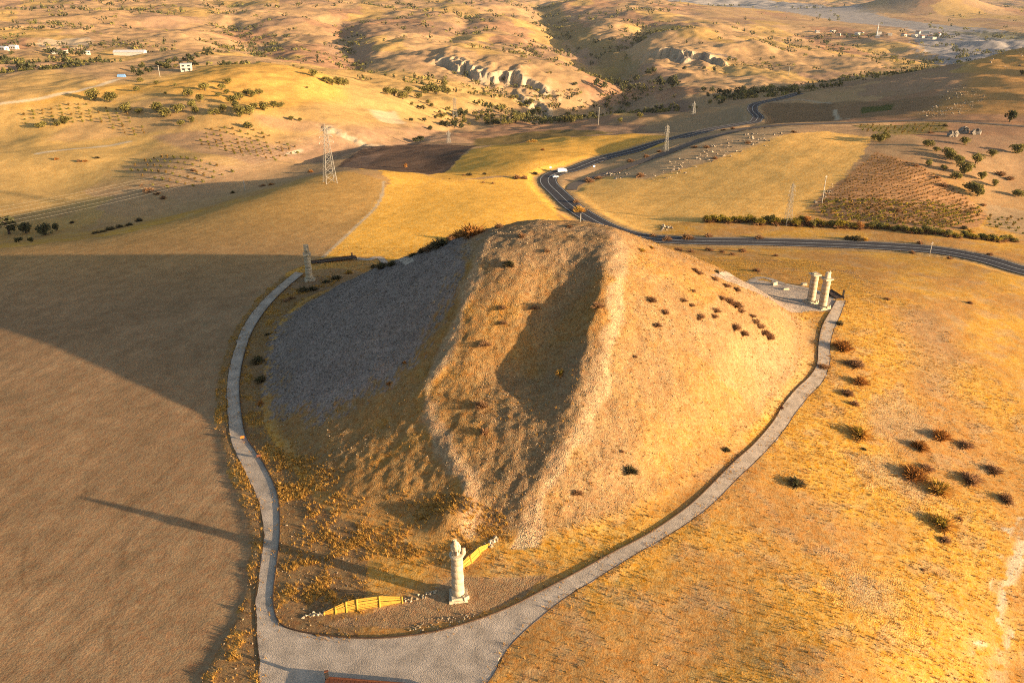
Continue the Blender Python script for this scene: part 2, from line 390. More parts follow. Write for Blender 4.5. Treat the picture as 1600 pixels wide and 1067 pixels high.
# the gorge and its side valleys
for P, dp, wd in (([(840, -8, -60), (846, 12, -65), (858, 30, -70), (880, 52, -75), (905, 72, -80), (940, 95, -82), (985, 122, -82), (950, 140, -80), (890, 152, -75), (850, 160, -66)], 34, 75), ([(1010, 30, -55), (985, 60, -60), (960, 90, -70)], 22, 45), ([(560, 95, -45), (545, 60, -45), (530, 30, -45)], 16, 45), ([(420, 80, -35), (370, 40, -30), (360, 10, -25)], 14, 60), ([(1000, 160, -60), (1080, 140, -72), (1180, 135, -75), (1300, 118, -84)], 12, 40), ([(690, 60, -45), (720, 35, -42), (740, 10, -38)], 16, 55), ([(480, 245, -32), (560, 218, -34), (640, 205, -36), (700, 190, -52)], 5, 16)):
    Q = catmull([at_z(u, v, z) for u, v, z in P], 30.0); k = (fy > Q[:, 1].min() - 4 * wd) & (fy < Q[:, 1].max() + 4 * wd) & (np.abs(fx - Q[:, 0].mean()) < np.ptp(Q[:, 0]) / 2 + 4 * wd)
    d = poly_dist(fx[k], fy[k], Q) * (1 + .35 * fbm(fx[k], fy[k], wd * 1.5, 3, .5, 5.1)); base[k] -= dp * np.exp(-np.abs(d / wd) ** 1.4)
# cliffs: steps in the slope, cut by gullies
cliffw = np.zeros(fx.shape)
for P, hgt in (([(655, 96, -54), (690, 92, -56), (740, 108, -62), (790, 112, -64), (850, 116, -64), (885, 122, -70)], 19.0), ([(1000, 66, -58), (1040, 72, -60), (1090, 78, -64), (1145, 84, -70)], 24.0), ([(800, 122, -66), (840, 132, -70), (870, 146, -74)], 14.0), ([(495, 200, -31), (550, 206, -31), (615, 214, -32)], 2.5), ([(60, 66, -22), (100, 64, -22), (145, 64, -22)], 4.0)):
    Q = np.array([at_z(u, v, z) for u, v, z in P]); o_ = np.argsort(Q[:, 0]); big = hgt > 6
    k = (fx > Q[:, 0].min()) & (fx < Q[:, 0].max()) & (np.abs(fy - Q[:, 1].mean()) < 420); X = fx[k]; Y = fy[k]; sc_ = 1.0 if big else .35
    sd = Y - np.interp(X, Q[o_, 0], Q[o_, 1]) + sc_ * (42 * fbm(X, Y * .5, 60 * sc_, 5, .65, 6.1) + 20 * ridged(X, Y * .3, 26 * sc_, 3, 2.2))
    tp = sstep(0, .2, (X - Q[:, 0].min()) / np.ptp(Q[:, 0])) * sstep(0, .2, (Q[:, 0].max() - X) / np.ptp(Q[:, 0]))
    base[k] += tp * hgt * .5 * np.tanh(sd / (12 * sc_)) * np.exp(-np.abs(sd) / (70 * sc_))
    cliffw[k] = np.maximum(cliffw[k], tp * np.exp(-(np.maximum(np.abs(sd) - 8 * sc_, 0) / (14 * sc_)) ** 2))
# field bank left of the path
FIELD_EDGE = np.array([near0(u, v) for u, v in ((452, 424), (400, 468), (368, 510), (348, 560), (338, 610), (338, 660), (352, 720), (378, 790), (392, 850), (386, 920), (362, 980), (330, 1030), (312, 1067), (300, 1110))])
lf = (fx < 0) & (fy < 260)
ex = np.interp(fy[lf], FIELD_EDGE[::-1, 1], FIELD_EDGE[::-1, 0])
base[lf] -= 0.35 * sstep(-1.2, 1.8, ex - fx[lf]) * sstep(60, 80, 250 - fy[lf] + 20)
base = grade(fx, fy, base, road_main, Z_MAIN, 5.6, 7.0)
base = grade(fx, fy, base, road_old, Z_OLD, 3.0, 4.0)
GZ = base.reshape(NR, NCOL)
def zt(x, y):
    """height of the terrain mesh"""
    x = np.asarray(x, float); y = np.asarray(y, float)
    r = np.interp(y, GY, np.arange(NR)); c = np.clip((x / (y + CC) - GS[0]) / (GS[1] - GS[0]), 0, NCOL - 1.001)
    r = np.clip(r, 0, NR - 1.001); i = r.astype(int); j = c.astype(int); a = r - i; b = c - j
    return (GZ[i, j] * (1 - a) * (1 - b) + GZ[i + 1, j] * a * (1 - b) + GZ[i, j + 1] * (1 - a) * b + GZ[i + 1, j + 1] * a * b)
def at(u, v, t0=60.0, t1=9000.0):
    x, y = cast_fn(u, v, zt, t0, t1, 3000); return np.array([x, y, float(zt(x, y))])
def plan(P): return np.array([at(u, v)[:2] for u, v in P])
def depth(p): return p[1] * CP + (CAM_H - p[2]) * SP
def metres(px, p): return px * depth(p) / PX_F
#@@PART2
# ------------------------------------------------------------------ terrain colour (what the ground is made of, spot by spot)
C_ = lambda *a: np.array(a)
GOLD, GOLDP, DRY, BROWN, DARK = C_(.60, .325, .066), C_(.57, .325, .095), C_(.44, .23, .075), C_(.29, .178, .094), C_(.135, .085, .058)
GREY, TAN, SOIL, PGRAV, OLIVE, CHALK = C_(.19, .148, .125), C_(.40, .275, .155), C_(.30, .19, .105), C_(.36, .30, .25), C_(.13, .10, .03), C_(.60, .48, .33)
FTAN, FBRN, FYEL, FRED = C_(.42, .26, .13), C_(.28, .17, .105), C_(.52, .325, .11), C_(.31, .165, .095)
NV = len(fx)
nA = fbm(fx, fy, 26, 4, .55, 12.1); nB = fbm(fx, fy, 6, 3, .55, 22.1); nC = fbm(fx, fy, 120, 4, .55, 31.7)
colr = np.zeros((NV, 3)); grav = np.zeros(NV); grass = np.ones(NV); fur = np.zeros(NV); fco = np.zeros(NV)
def lay(w, c):
    w = np.clip(w, 0, 1)[:, None] if np.ndim(w) else w
    colr[:] = colr * (1 - w) + np.asarray(c) * w
# far patchwork of stubble, fallow and scrub
jx, jy = fx + 30 * fbm(fx, fy, 90, 3, .5, 5.5), fy + 30 * fbm(fx, fy, 90, 3, .5, 7.5)
def cells(x, y, w, seed):
    gx, gy = np.floor(x / w).astype(np.int64), np.floor(y / w).astype(np.int64); best = np.full(x.shape, 1e9); idv = np.zeros(x.shape, np.int64)
    for i in (-1, 0, 1):
        for j in (-1, 0, 1):
            h = ((gx + i) * 73856093 ^ (gy + j) * 19349663 ^ seed) & 0xFFFF; h = (h * 40503 + 12345) & 0xFFFF
            px = (gx + i + (h & 255) / 255.0) * w; py = (gy + j + ((h >> 8) & 255) / 255.0) * w
            d = (x - px) ** 2 + (y - py) ** 2; m = d < best; best[m] = d[m]; idv[m] = h[m]
    return idv
cid = cells(jx, jy * .6, 120, 77) % 97 / 97.0
pal = np.array([FTAN, FTAN * 1.06, FBRN, FTAN * .93, FYEL * .9, FRED * 1.05, FTAN, FBRN * 1.15, FTAN * .85, FYEL * .8])
colr[:] = pal[(cid * 10).astype(int)] * .78 + FTAN * .22
lay(sstep(.15, .6, nC) * .4, FBRN); lay(sstep(.1, .7, nA) * .22, OLIVE * 1.3)
nearw = 1 - sstep(300, 420, fy)
lay(nearw, DRY)
lay(nearw * sstep(-.55, .5, nA) * .85, GOLD * .92); lay(nearw * sstep(.15, .6, nB) * .45, TAN * .85)
def region(P, c, w=1.0, jit=3.0, soft=None, yl=None):
    Q = plan(P); m = (fx > Q[:, 0].min() - 20) & (fx < Q[:, 0].max() + 20) & (fy > Q[:, 1].min() - 20) & (fy < Q[:, 1].max() + 20)
    i = np.nonzero(m)[0]; ok = in_poly(fx[i] + jit * nB[i], fy[i] + jit * nA[i], Q); i = i[ok]
    ww = w
    if soft: ww = w * sstep(0, soft, poly_dist(fx[i], fy[i], np.vstack([Q, Q[:1]])))[:, None]
    if c is not None: colr[i] = colr[i] * (1 - ww) + c * ww
    return i
# left hillside and middle ground
region([(-60, 345), (0, 320), (200, 300), (330, 290), (480, 240), (640, 212), (870, 165), (700, 120), (560, 105), (420, 96), (280, 106), (180, 122), (90, 108), (-60, 130)], FYEL * .95, .75, 4, 40)
region([(0, 160), (180, 128), (230, 130), (420, 98), (520, 118), (560, 160), (420, 190), (220, 150), (0, 185)], GOLD * .97, .6, 4, 20)
region([(180, 265), (240, 246), (330, 250), (400, 270), (330, 310), (260, 315), (230, 290)], BROWN * 1.35, .7, 3, 6)
region([(220, 212), (330, 200), (470, 235), (400, 262), (300, 240)], FBRN * 1.2, .7, 4, 8)
region([(100, 190), (150, 182), (240, 150), (330, 165), (300, 200), (200, 215), (110, 225), (60, 222)], FTAN * .9, .6, 4, 8)
region([(380, 176), (480, 186), (560, 200), (480, 212), (400, 200)], FBRN * 1.25, .6, 4, 10)
# the ridge fields behind the mound
ig = region([(500, 402), (552, 355), (590, 315), (608, 282), (560, 262), (700, 284), (830, 272), (865, 305), (930, 352), (990, 372), (930, 400), (700, 400), (600, 402)], GOLD * 1.15, 1, 1.5)
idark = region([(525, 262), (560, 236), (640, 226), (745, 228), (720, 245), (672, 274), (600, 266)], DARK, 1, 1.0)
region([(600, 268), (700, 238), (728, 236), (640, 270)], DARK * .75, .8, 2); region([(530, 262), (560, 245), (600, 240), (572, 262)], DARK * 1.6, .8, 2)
ilobe = region([(672, 274), (745, 232), (830, 218), (900, 213), (1000, 210), (1050, 214), (1040, 226), (960, 248), (870, 268), (830, 276), (760, 276), (700, 285)], GOLD * 1.08, .95, 1.5)
ihay = region([(880, 292), (925, 274), (1010, 280), (1120, 250), (1200, 215), (1290, 205), (1362, 215), (1350, 240), (1310, 285), (1270, 318), (1220, 350), (1100, 345), (1030, 350), (1015, 368), (960, 352), (905, 320)], GOLDP * 1.2, .95, 1.5)
region([(930, 270), (1010, 245), (1110, 214), (1200, 196), (1270, 198), (1200, 225), (1120, 252), (1000, 284)], TAN * .95, .75, 3, 6)
iv = region([(1368, 238), (1310, 285), (1268, 325), (1285, 342), (1360, 350), (1470, 362), (1530, 355), (1540, 330), (1500, 300), (1440, 260)], C_(.40, .21, .095), .95, 1.5)
region([(1330, 195), (1480, 190), (1480, 205), (1400, 212)], OLIVE * 1.6, .7, 2)
region([(1480, 240), (1620, 220), (1640, 400), (1540, 350), (1490, 290)], FTAN * .95, .7, 4, 10)
region([(1540, 320), (1620, 330), (1620, 372), (1540, 352)], TAN * .9, .7, 2)
# dark fields beyond the rocky rise, stony hill on the right
region([(1190, 160), (1300, 160), (1330, 186), (1190, 190)], BROWN * .72, .95, 2)
region([(1300, 160), (1480, 150), (1480, 184), (1330, 186)], BROWN * .8, .8, 2)
region([(1345, 168), (1395, 163), (1395, 172), (1345, 178)], C_(.07, .085, .022), .85, 1.5)
region([(1400, 184), (1480, 140), (1500, 100), (1560, 78), (1640, 66), (1640, 184)], DRY * 1.1, .8, 5, 20)
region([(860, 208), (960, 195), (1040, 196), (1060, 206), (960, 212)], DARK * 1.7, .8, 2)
region([(740, 218), (860, 203), (960, 208), (900, 214), (830, 218), (740, 230)], OLIVE * 1.1, .75, 3)
region([(1000, 200), (1060, 186), (1160, 166), (1165, 185), (1100, 203)], TAN * .75, .8, 2)
region([(920, 168), (1010, 150), (1150, 168), (1030, 172), (950, 180)], TAN * .72, .7, 2)
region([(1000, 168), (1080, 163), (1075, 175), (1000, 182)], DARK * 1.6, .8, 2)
# pale rock faces, gorge scrub, river bed
gzx = np.gradient(GZ, axis=1) / np.gradient(GX, axis=1); gzy = np.gradient(GZ, axis=0) / np.gradient(GYY, axis=0) - gzx * GS[None, :]; slope = np.hypot(gzx, gzy).ravel()
lay(sstep(.55, .95, slope) * (fy > 600) * .75, CHALK * .6); lay(cliffw * (.35 + .5 * sstep(-.4, .4, nB + nA)), CHALK * .68)
region([(570, 170), (620, 172), (640, 195), (590, 190)], CHALK * .9, .6, 4, 6)
region([(60, 62), (140, 58), (140, 72), (60, 72)], CHALK, .5, 12)
region([(840, 0), (880, 20), (930, 60), (1000, 100), (1000, 125), (940, 112), (900, 80), (860, 50), (825, 5)], OLIVE * 1.5, .55, 12)
ir = region([(1030, -6), (1180, 14), (1290, 30), (1420, 46), (1620, 72), (1620, 56), (1480, 40), (1380, 26), (1280, 8), (1180, -6)], C_(.27, .245, .235), .95, 40)
region([(1330, -5), (1440, -4), (1420, 22), (1340, 20)], C_(.12, .11, .09), .6, 40)
region([(1480, 48), (1640, 50), (1640, 66), (1560, 62)], C_(.09, .09, .05), .75, 40)
# ploughed field left of the path
FIELD_L = np.vstack([FIELD_EDGE, plan([(-140, 1120), (-140, 500), (-140, 398), (0, 388), (200, 364), (350, 320), (480, 280), (540, 268), (604, 284), (588, 318), (552, 356), (504, 402)])])
m = in_poly(fx + .5 * nB, fy + .5 * nA, FIELD_L); fi = np.nonzero(m)[0]
lay(m * 1.0, BROWN); lay(m * sstep(-.2, .8, nA) * .25, BROWN * 1.2); lay(m * sstep(.2, .7, nC) * .3, SOIL * .9); grass[fi] = 0
upw = sstep(180, 330, fy) * m; lay(upw * .8, GOLDP * .86)
pa, pb = plan([(60, 1067), (330, 800)]); dr = (pb - pa) / np.linalg.norm(pb - pa); nrm = np.array([-dr[1], dr[0]])
fco[fi] = fx[fi] * nrm[0] + fy[fi] * nrm[1] + 2.5 * nC[fi]; fur[fi] = np.clip(.45 + .5 * nC[fi] + .3 * nA[fi], .1, .9) * (1 - .6 * sstep(200, 330, fy[fi]))
for idx, (p0, p1), a in ((ihay, ((1130, 345), (1330, 215)), .5), (ig, ((600, 400), (800, 290)), .35), (iv, ((1300, 340), (1480, 280)), .9), (idark, ((560, 262), (740, 232)), .8), (ilobe, ((700, 275), (980, 215)), .35)):
    a0, a1 = plan([p0, p1]); d_ = (a1 - a0) / np.linalg.norm(a1 - a0)
    fco[idx] = .45 * (fx[idx] * -d_[1] + fy[idx] * d_[0] + 2 * nC[idx]); fur[idx] = a
# ditch strip, mound, beaten earth, gravel
strip = nb & (PD < 14) & ~m & (fx < -20) & (fy < 215) & ~inpath & (md < .3)
lay(strip * .8, SOIL * .62); lay(strip * sstep(.1, .5, nB) * .6, GOLD * .8)
mm = sstep(.15, 1.2, md)
az = np.arctan2(fy - MY, fx - MX); rr = np.hypot(fx - MX, fy - MY)
lay(mm, C_(.40, .235, .088)); lay(mm * sstep(-.3, .6, nA) * .35, TAN * .78); grav = np.maximum(grav, mm * .55)
lay(mm * sstep(.1, .7, nB) * .4, GOLD * .7)
right = mm * sstep(-.2, .25, np.cos(az + .1)) ; lay(right * sstep(-.4, .5, nA + .25 * nB) * .5, TAN * .8); grav = np.maximum(grav, right * .8)
GP = plan([(1100, 500), (1180, 455), (1270, 500), (1290, 545), (1262, 600), (1190, 640), (1120, 600), (1060, 540)])
g_ = nb & in_poly(fx + 3 * nB, fy + 3 * nA, GP); lay(g_ * .45, TAN * .98)
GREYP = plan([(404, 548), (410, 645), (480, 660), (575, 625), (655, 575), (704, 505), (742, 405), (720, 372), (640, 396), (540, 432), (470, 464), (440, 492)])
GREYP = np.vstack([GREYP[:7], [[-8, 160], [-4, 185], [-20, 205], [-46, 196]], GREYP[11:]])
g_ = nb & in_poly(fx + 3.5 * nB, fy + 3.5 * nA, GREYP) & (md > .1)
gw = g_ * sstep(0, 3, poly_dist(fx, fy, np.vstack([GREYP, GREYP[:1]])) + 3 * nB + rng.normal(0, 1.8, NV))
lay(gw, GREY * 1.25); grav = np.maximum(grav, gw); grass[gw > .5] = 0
for P, wd in ((RID_L, 1.6), (RID_R[:-1], 1.35)):
    d = np.full(NV, 99.); d[nb] = poly_dist(fx[nb], fy[nb], P); w = (1 - sstep(wd * .5, wd * 1.25, d + 1.2 * nB)) * (md > .2); lay(w * .95, TAN * 1.25); grav = np.maximum(grav, w); grass[w > .4] *= .2
d = np.full(NV, 99.); d[nb] = np.abs(rr[nb] - 13); lay(sstep(24.8, 26.5, md) * .55, TAN * .95)
TR = nb & (fx > xl(fy)) & (fx < xr(fy)) & (md > 1); lay(TR * sstep(-.4, .3, nA) * .45, TAN * .78); grav = np.where(TR, np.maximum(grav, .75), grav)
BARE = plan([(500, 985), (560, 968), (660, 940), (720, 905), (800, 900), (850, 900), (820, 930), (740, 968), (640, 990)])
w = nb & in_poly(fx + 1.2 * nB, fy + 1.2 * nA, BARE); lay(w * .85, SOIL * .98); grass[w] *= .15; grav[w] = .5
APR = plan([(1110, 428), (1180, 436), (1260, 452), (1305, 468), (1300, 486), (1262, 486), (1180, 456)])
w = nb & in_poly(fx + .6 * nB, fy + .6 * nA, APR); lay(w * .85, PGRAV * 1.05); grass[w] = 0; grav[w] = .9
w = nb & (np.hypot(fx + 52, fy - 212) < 11) & (md < 3); lay(w * .7, SOIL * .9)
# right slope: stony pale streaks
for P in ([(1330, 600), (1420, 610), (1500, 690), (1420, 720), (1340, 660)], [(1290, 690), (1390, 700), (1500, 790), (1440, 800), (1330, 740)], [(1300, 880), (1420, 900), (1430, 990), (1300, 960)]):
    i = region(P, TAN * .95, .62, 5, 5); grav[i] = np.maximum(grav[i], .6)
i = region([(1380, 470), (1480, 480), (1530, 560), (1520, 640), (1420, 620), (1390, 540)], SOIL * 1.08, .6, 5, 8)
i = region([(1596, 815), (1568, 875), (1550, 935), (1540, 1000), (1560, 1010), (1585, 930), (1612, 880), (1620, 815)], CHALK * .9, .85, 4, 1.2); grass[i] = .3
i = region([(1545, 960), (1530, 1080), (1590, 1085), (1590, 950)], CHALK * .8, .45, 4, 2.5)
# tracks and verges
for P, w_, c in (([(230, 812), (196, 848), (190, 875), (200, 886)], .5, BROWN * .8), ([(256, 912), (188, 956), (169, 990), (172, 1012)], .55, BROWN * .8), ([(45, 850), (33, 885), (38, 920)], .5, BROWN * .8), ([(0, 985), (110, 880), (300, 700)], .4, BROWN * .85), ([(60, 1067), (200, 930), (330, 790)], .4, BROWN * .85), ([(140, 745), (133, 765), (140, 772)], .5, BROWN * .8), (([(-40, 172), (60, 155), (120, 143), (185, 124)]), 3.5, CHALK * .95), ([(60, 240), (150, 230), (200, 222)], 3, CHALK * .9), ([(450, 240), (470, 235)], 2, CHALK), ([(600, 284), (592, 316), (552, 358), (505, 402)], .8, CHALK * .75), ([(1305, 188), (1325, 186), (1304, 172)], 2.0, CHALK * .8), ([(1192, 158), (1260, 157), (1300, 162)], 2, CHALK * .7), ([(840, 352), (930, 358), (970, 380), (962, 425)], 1.8, TAN), ([(1060, 96), (1100, 88), (1125, 86), (1150, 92)], 6, C_(.12, .11, .11))):
    Q = catmull(plan(P), 4); d = np.full(NV, 99.); k = (fx > Q[:, 0].min() - 20) & (fx < Q[:, 0].max() + 20) & (fy > Q[:, 1].min() - 20) & (fy < Q[:, 1].max() + 20)
    d[k] = poly_dist(fx[k], fy[k], Q); lay((1 - sstep(w_ * .5, w_ * 1.1, d)) * .85, c)
for P, hw in ((road_main, 9.0), (road_old, 5.0)):
    d = np.full(NV, 99.); k = (fy < 900) & (fy > 180); d[k] = poly_dist(fx[k], fy[k], P[::3]); lay((1 - sstep(hw * .65, hw, d + .8 * nB)) * .7, TAN * .8)
colr *= 1 - (.30 * mm * (1 - gw))[:, None] * np.array([.85, 1.0, 1.05])
colr *= (1 + .12 * nB + .08 * nA)[:, None]
colr = np.clip(colr, .015, .8)

def terrain_material():
    t = NT('terrain_soil_and_stubble'); tc = t.node('ShaderNodeTexCoord').outputs['Object']
    a = t.node('ShaderNodeAttribute', attribute_name='Col').outputs['Color']
    gr = t.node('ShaderNodeAttribute', attribute_name='grav').outputs['Fac']
    fu = t.node('ShaderNodeAttribute', attribute_name='fur').outputs['Fac']
    fc = t.node('ShaderNodeAttribute', attribute_name='fco').outputs['Fac']
    ns = t.node('ShaderNodeAttribute', attribute_name='near').outputs['Fac']
    n1 = t.noise(tc, .35, 9, .62); n2 = t.noise(tc, 3.2, 4, .65)
    v = t.node('ShaderNodeTexVoronoi', i_Scale=5.0); t.link(tc, v.inputs['Vector'])
    sp = t.node('ShaderNodeSeparateColor'); t.link(v.outputs['Color'], sp.inputs[0])
    f1 = t.mapr(n1, .25, .75, .85, 1.15); f2 = t.mapr(n2, .25, .75, .76, 1.24)
    f = t.math('MULTIPLY', f1, f2)
    gs = t.mapr(sp.outputs[0], 0, 1, .68, 1.34)
    gs = t.math('ADD', t.math('MULTIPLY', gr, t.math('SUBTRACT', gs, 1.0)), 1.0)
    f = t.math('MULTIPLY', f, gs)
    w = t.math('ADD', t.math('MULTIPLY', t.math('SINE', t.math('MULTIPLY', t.math('ADD', fc, t.math('MULTIPLY', n1, 1.2)), 5.2)), .6), t.math('MULTIPLY', t.math('SINE', t.math('MULTIPLY', t.math('ADD', fc, t.math('MULTIPLY', n1, 2.0)), 1.37)), .7))
    wv = t.math('MULTIPLY', w, fu)
    f = t.math('MULTIPLY', f, t.math('ADD', t.math('MULTIPLY', wv, .11), 1.0))
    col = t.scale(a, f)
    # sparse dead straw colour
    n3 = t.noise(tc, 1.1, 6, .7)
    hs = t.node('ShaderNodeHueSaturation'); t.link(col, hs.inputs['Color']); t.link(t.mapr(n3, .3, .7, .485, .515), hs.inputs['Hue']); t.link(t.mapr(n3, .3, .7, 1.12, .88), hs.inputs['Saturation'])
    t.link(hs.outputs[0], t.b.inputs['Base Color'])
    h = t.math('ADD', t.math('MULTIPLY', n2, .28), t.math('MULTIPLY', t.math('MULTIPLY', v.outputs['Distance'], gr), -.35))
    h = t.math('ADD', h, t.math('MULTIPLY', wv, .02))
    h = t.math('ADD', h, t.math('MULTIPLY', n1, .35))
    b = t.node('ShaderNodeBump', i_Strength=.55, i_Distance=.55); t.link(h, b.inputs['Height']); t.link(b.outputs[0], t.b.inputs['Normal'])
    t.b.inputs['Specular IOR Level'].default_value = 0.0
    return t.m
M_TER = terrain_material()

# ------------------------------------------------------------------ terrain objects: one sheet, divided along field edges
V = np.stack([fx, fy, base], 1)
ii = (np.arange(NR - 1)[:, None] * NCOL + np.arange(NCOL - 1)[None]).ravel()
Q4 = np.stack([ii, ii + 1, ii + 1 + NCOL, ii + NCOL], 1)
dzx = np.gradient(GZ, axis=1) / np.gradient(GX, axis=1)
dzr = np.gradient(GZ, axis=0) / np.gradient(GYY, axis=0); dzy = dzr - dzx * GS[None, :]
NRM = np.stack([-dzx.ravel(), -dzy.ravel(), np.ones(NV)], 1); NRM /= np.linalg.norm(NRM, axis=1)[:, None]
rid = np.zeros(NV, np.int8)
rid[fy > 560] = 7; rid[(fy > 560) & (np.isin(np.arange(NV), ir))] = 8
rid[ig] = 3; rid[ihay] = 4; rid[iv] = 5; rid[idark] = 6; rid[ilobe] = 9
rid[fi] = 2; rid[nb & (md > .35)] = 1
frid = rid[Q4[:, 0]]
TERR = [(0, 'ground', 'dry golden grass ground around the mound and paths'), (1, 'burial_mound', 'large conical gravel burial mound with a hollow scar down its front'),
        (2, 'ploughed_field', 'bare brown ploughed field left of the gravel path'), (3, 'stubble_field', 'bright golden stubble field behind the mound, left of the road bend'),
        (4, 'hay_field', 'pale golden field inside the road bend below the rocky rise'), (5, 'vineyard_soil', 'reddish vineyard ground right of the pale golden field'),
        (6, 'fallow_field', 'dark ploughed field in shade beside the tall pylon'), (7, 'hills', 'brown and gold hills rolling away to the horizon'),
        (8, 'river_bed', 'pale grey gravel river bed in the far right plain'), (9, 'stubble_field', 'golden rounded field lobe behind the road bend')]
def attr(me, name, typ, arr):
    a_ = me.attributes.new(name, typ, 'POINT')
    a_.data.foreach_set('color' if typ == 'FLOAT_COLOR' else 'value', np.ascontiguousarray(arr, np.float32).ravel())
for k, nm, lb in TERR:
    F = Q4[frid == k]
    if not len(F): continue
    used = np.unique(F); remap = np.zeros(NV, np.int32); remap[used] = np.arange(len(used))
    me = np_mesh(nm, V[used], remap[F], M_TER, True)
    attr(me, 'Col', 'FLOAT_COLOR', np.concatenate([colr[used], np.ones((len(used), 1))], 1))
    for an, ar in (('grav', grav), ('fur', fur), ('fco', fco)): attr(me, an, 'FLOAT', ar[used])
    me.normals_split_custom_set_from_vertices(NRM[used].astype(np.float32))
    o = link(nm, me); tag(o, lb, nm.replace('_', ' '), None, 'structure')

# ------------------------------------------------------------------ gravel path with steel edging, asphalt roads
def ribbon(A, B, n, lift):
    """strip between two edge curves draped on the ground"""
    t = np.linspace(0, 1, n + 1)[None, :, None]; P = A[:, None, :] * (1 - t) + B[:, None, :] * t
    z = zt(P[..., 0], P[..., 1]) + lift; m_ = len(A)
    Vv = np.concatenate([P, z[..., None]], 2).reshape(-1, 3); i_ = (np.arange(m_ - 1)[:, None] * (n + 1) + np.arange(n)[None]).ravel()
    return Vv, np.stack([i_, i_ + 1, i_ + n + 2, i_ + n + 1], 1)
def offset(P, d):
    T = np.gradient(P, axis=0); T /= np.linalg.norm(T, axis=1)[:, None] + 1e-9
    return P + np.stack([-T[:, 1], T[:, 0]], 1) * (d if np.ndim(d) == 0 else d[:, None])
def gravel_mat():
    t = NT('path_gravel'); tc = t.node('ShaderNodeTexCoord').outputs['Object']
    v = t.node('ShaderNodeTexVoronoi', i_Scale=9.0); t.link(tc, v.inputs['Vector']); sp = t.node('ShaderNodeSeparateColor'); t.link(v.outputs['Color'], sp.inputs[0])
    n = t.noise(tc, .4, 8, .6); f = t.math('MULTIPLY', t.mapr(sp.outputs[0], 0, 1, .84, 1.16), t.mapr(n, .3, .7, .72, 1.24))
    t.link(t.scale((.40, .325, .255), f), t.b.inputs['Base Color'])
    b = t.node('ShaderNodeBump', i_Strength=.4, i_Distance=.08); t.link(t.math('MULTIPLY', v.outputs['Distance'], -1.0), b.inputs['Height']); t.link(b.outputs[0], t.b.inputs['Normal'])
    t.b.inputs['Specular IOR Level'].default_value = 0.0
    return t.m
M_PATH = gravel_mat()
M_RUST = simple_mat('rusty_edging_steel', (.09, .055, .035), (.05, .032, .025), 4, .8)
jitp = lambda P, s: P + np.stack([fbm(P[:, 0], P[:, 1], 2.5, 2, .5, s), fbm(P[:, 1], P[:, 0], 2.5, 2, .5, s + 3)], 1) * .3
Vp, Fp = ribbon(jitp(P_OUT, 1.), P_IN, 14, 0.07)
path = link('gravel_path', np_mesh('gravel_path', Vp, Fp, M_PATH, True)); tag(path, 'pale gravel footpath ringing the mound and widening at the front', 'path', None, 'structure')
def edging(P, h, w, name, parent, mat):
    A, B = P, offset(P, w); zA = zt(P[:, 0], P[:, 1]); Vv = []; n_ = len(P)
    for X, dz_ in ((A, -.1), (A, h), (B, h), (B, -.1)): Vv.append(np.column_stack([X, zA + dz_]))
    Vv = np.vstack(Vv); F = []
    i_ = np.arange(n_ - 1)
    for k in range(3): F.append(np.stack([k * n_ + i_, k * n_ + i_ + 1, (k + 1) * n_ + i_ + 1, (k + 1) * n_ + i_], 1))
    return link(name, np_mesh(name, Vv, np.vstack(F), mat), parent)
edging(P_IN, .26, .12, 'edging', path, M_RUST)
edging(P_OUT, .10, -.06, 'edging', path, M_RUST)
tb = catmull(plan([(1128, 431), (1180, 436), (1230, 445), (1275, 455), (1300, 468)]), .8)
p2 = link('gravel_path', np_mesh('gravel_path', *ribbon(offset(tb, -1.1), offset(tb, 1.1), 5, .06), M_PATH, True)); tag(p2, 'gravel footpath curving behind the pair of right hand columns', 'path', None, 'structure')
tb = catmull(plan([(556, 404), (575, 406), (600, 409), (640, 412)]), .8)
p3 = link('gravel_path', np_mesh('gravel_path', *ribbon(offset(tb, -1.1), offset(tb, 1.1), 5, .06), M_PATH, True)); tag(p3, 'short gravel footpath right of the shaded deck behind the mound', 'path', None, 'structure')

M_ASPH = simple_mat('asphalt', (.085, .078, .08), (.06, .056, .058), .8, 1.0, 0, 0.0)
M_OLDA = simple_mat('worn_asphalt', (.16, .13, .11), (.11, .095, .085), .5, 1.0, 0, 0.0)
M_LINE = simple_mat('road_paint', (.56, .55, .52), (.34, .33, .31), 1.5, .6)
def road_strip(P, PZ, o0, o1, n, lift, name, mat, parent=None):
    A, B = offset(P, o0), offset(P, o1); t = np.linspace(0, 1, n + 1)[None, :, None]; Pq = A[:, None] * (1 - t) + B[:, None] * t
    z = np.repeat(PZ[:, None], n + 1, 1) + lift; Vv = np.concatenate([Pq, z[..., None]], 2).reshape(-1, 3); m_ = len(P)
    i_ = (np.arange(m_ - 1)[:, None] * (n + 1) + np.arange(n)[None]).ravel()
    return link(name, np_mesh(name, Vv, np.stack([i_, i_ + 1, i_ + n + 2, i_ + n + 1], 1), mat, True), parent)
rd = road_strip(road_main, Z_MAIN, -4.6, 4.6, 2, .05, 'road', M_ASPH); tag(rd, 'two lane asphalt road with white lines curving past the mound', 'road', None, 'structure')
for a_, b_ in ((-4.05, -3.82), (3.82, 4.05)): road_strip(road_main, Z_MAIN, a_, b_, 1, .075, 'edge_line', M_LINE, rd)
road_strip(road_main, Z_MAIN, -.14, .14, 1, .075, 'centre_line', M_LINE, rd)
ro = road_strip(road_old, Z_OLD, -2.6, 2.6, 2, .05, 'road', M_OLDA); tag(ro, 'narrow worn road climbing along the crest of the rocky rise', 'road', None, 'structure')
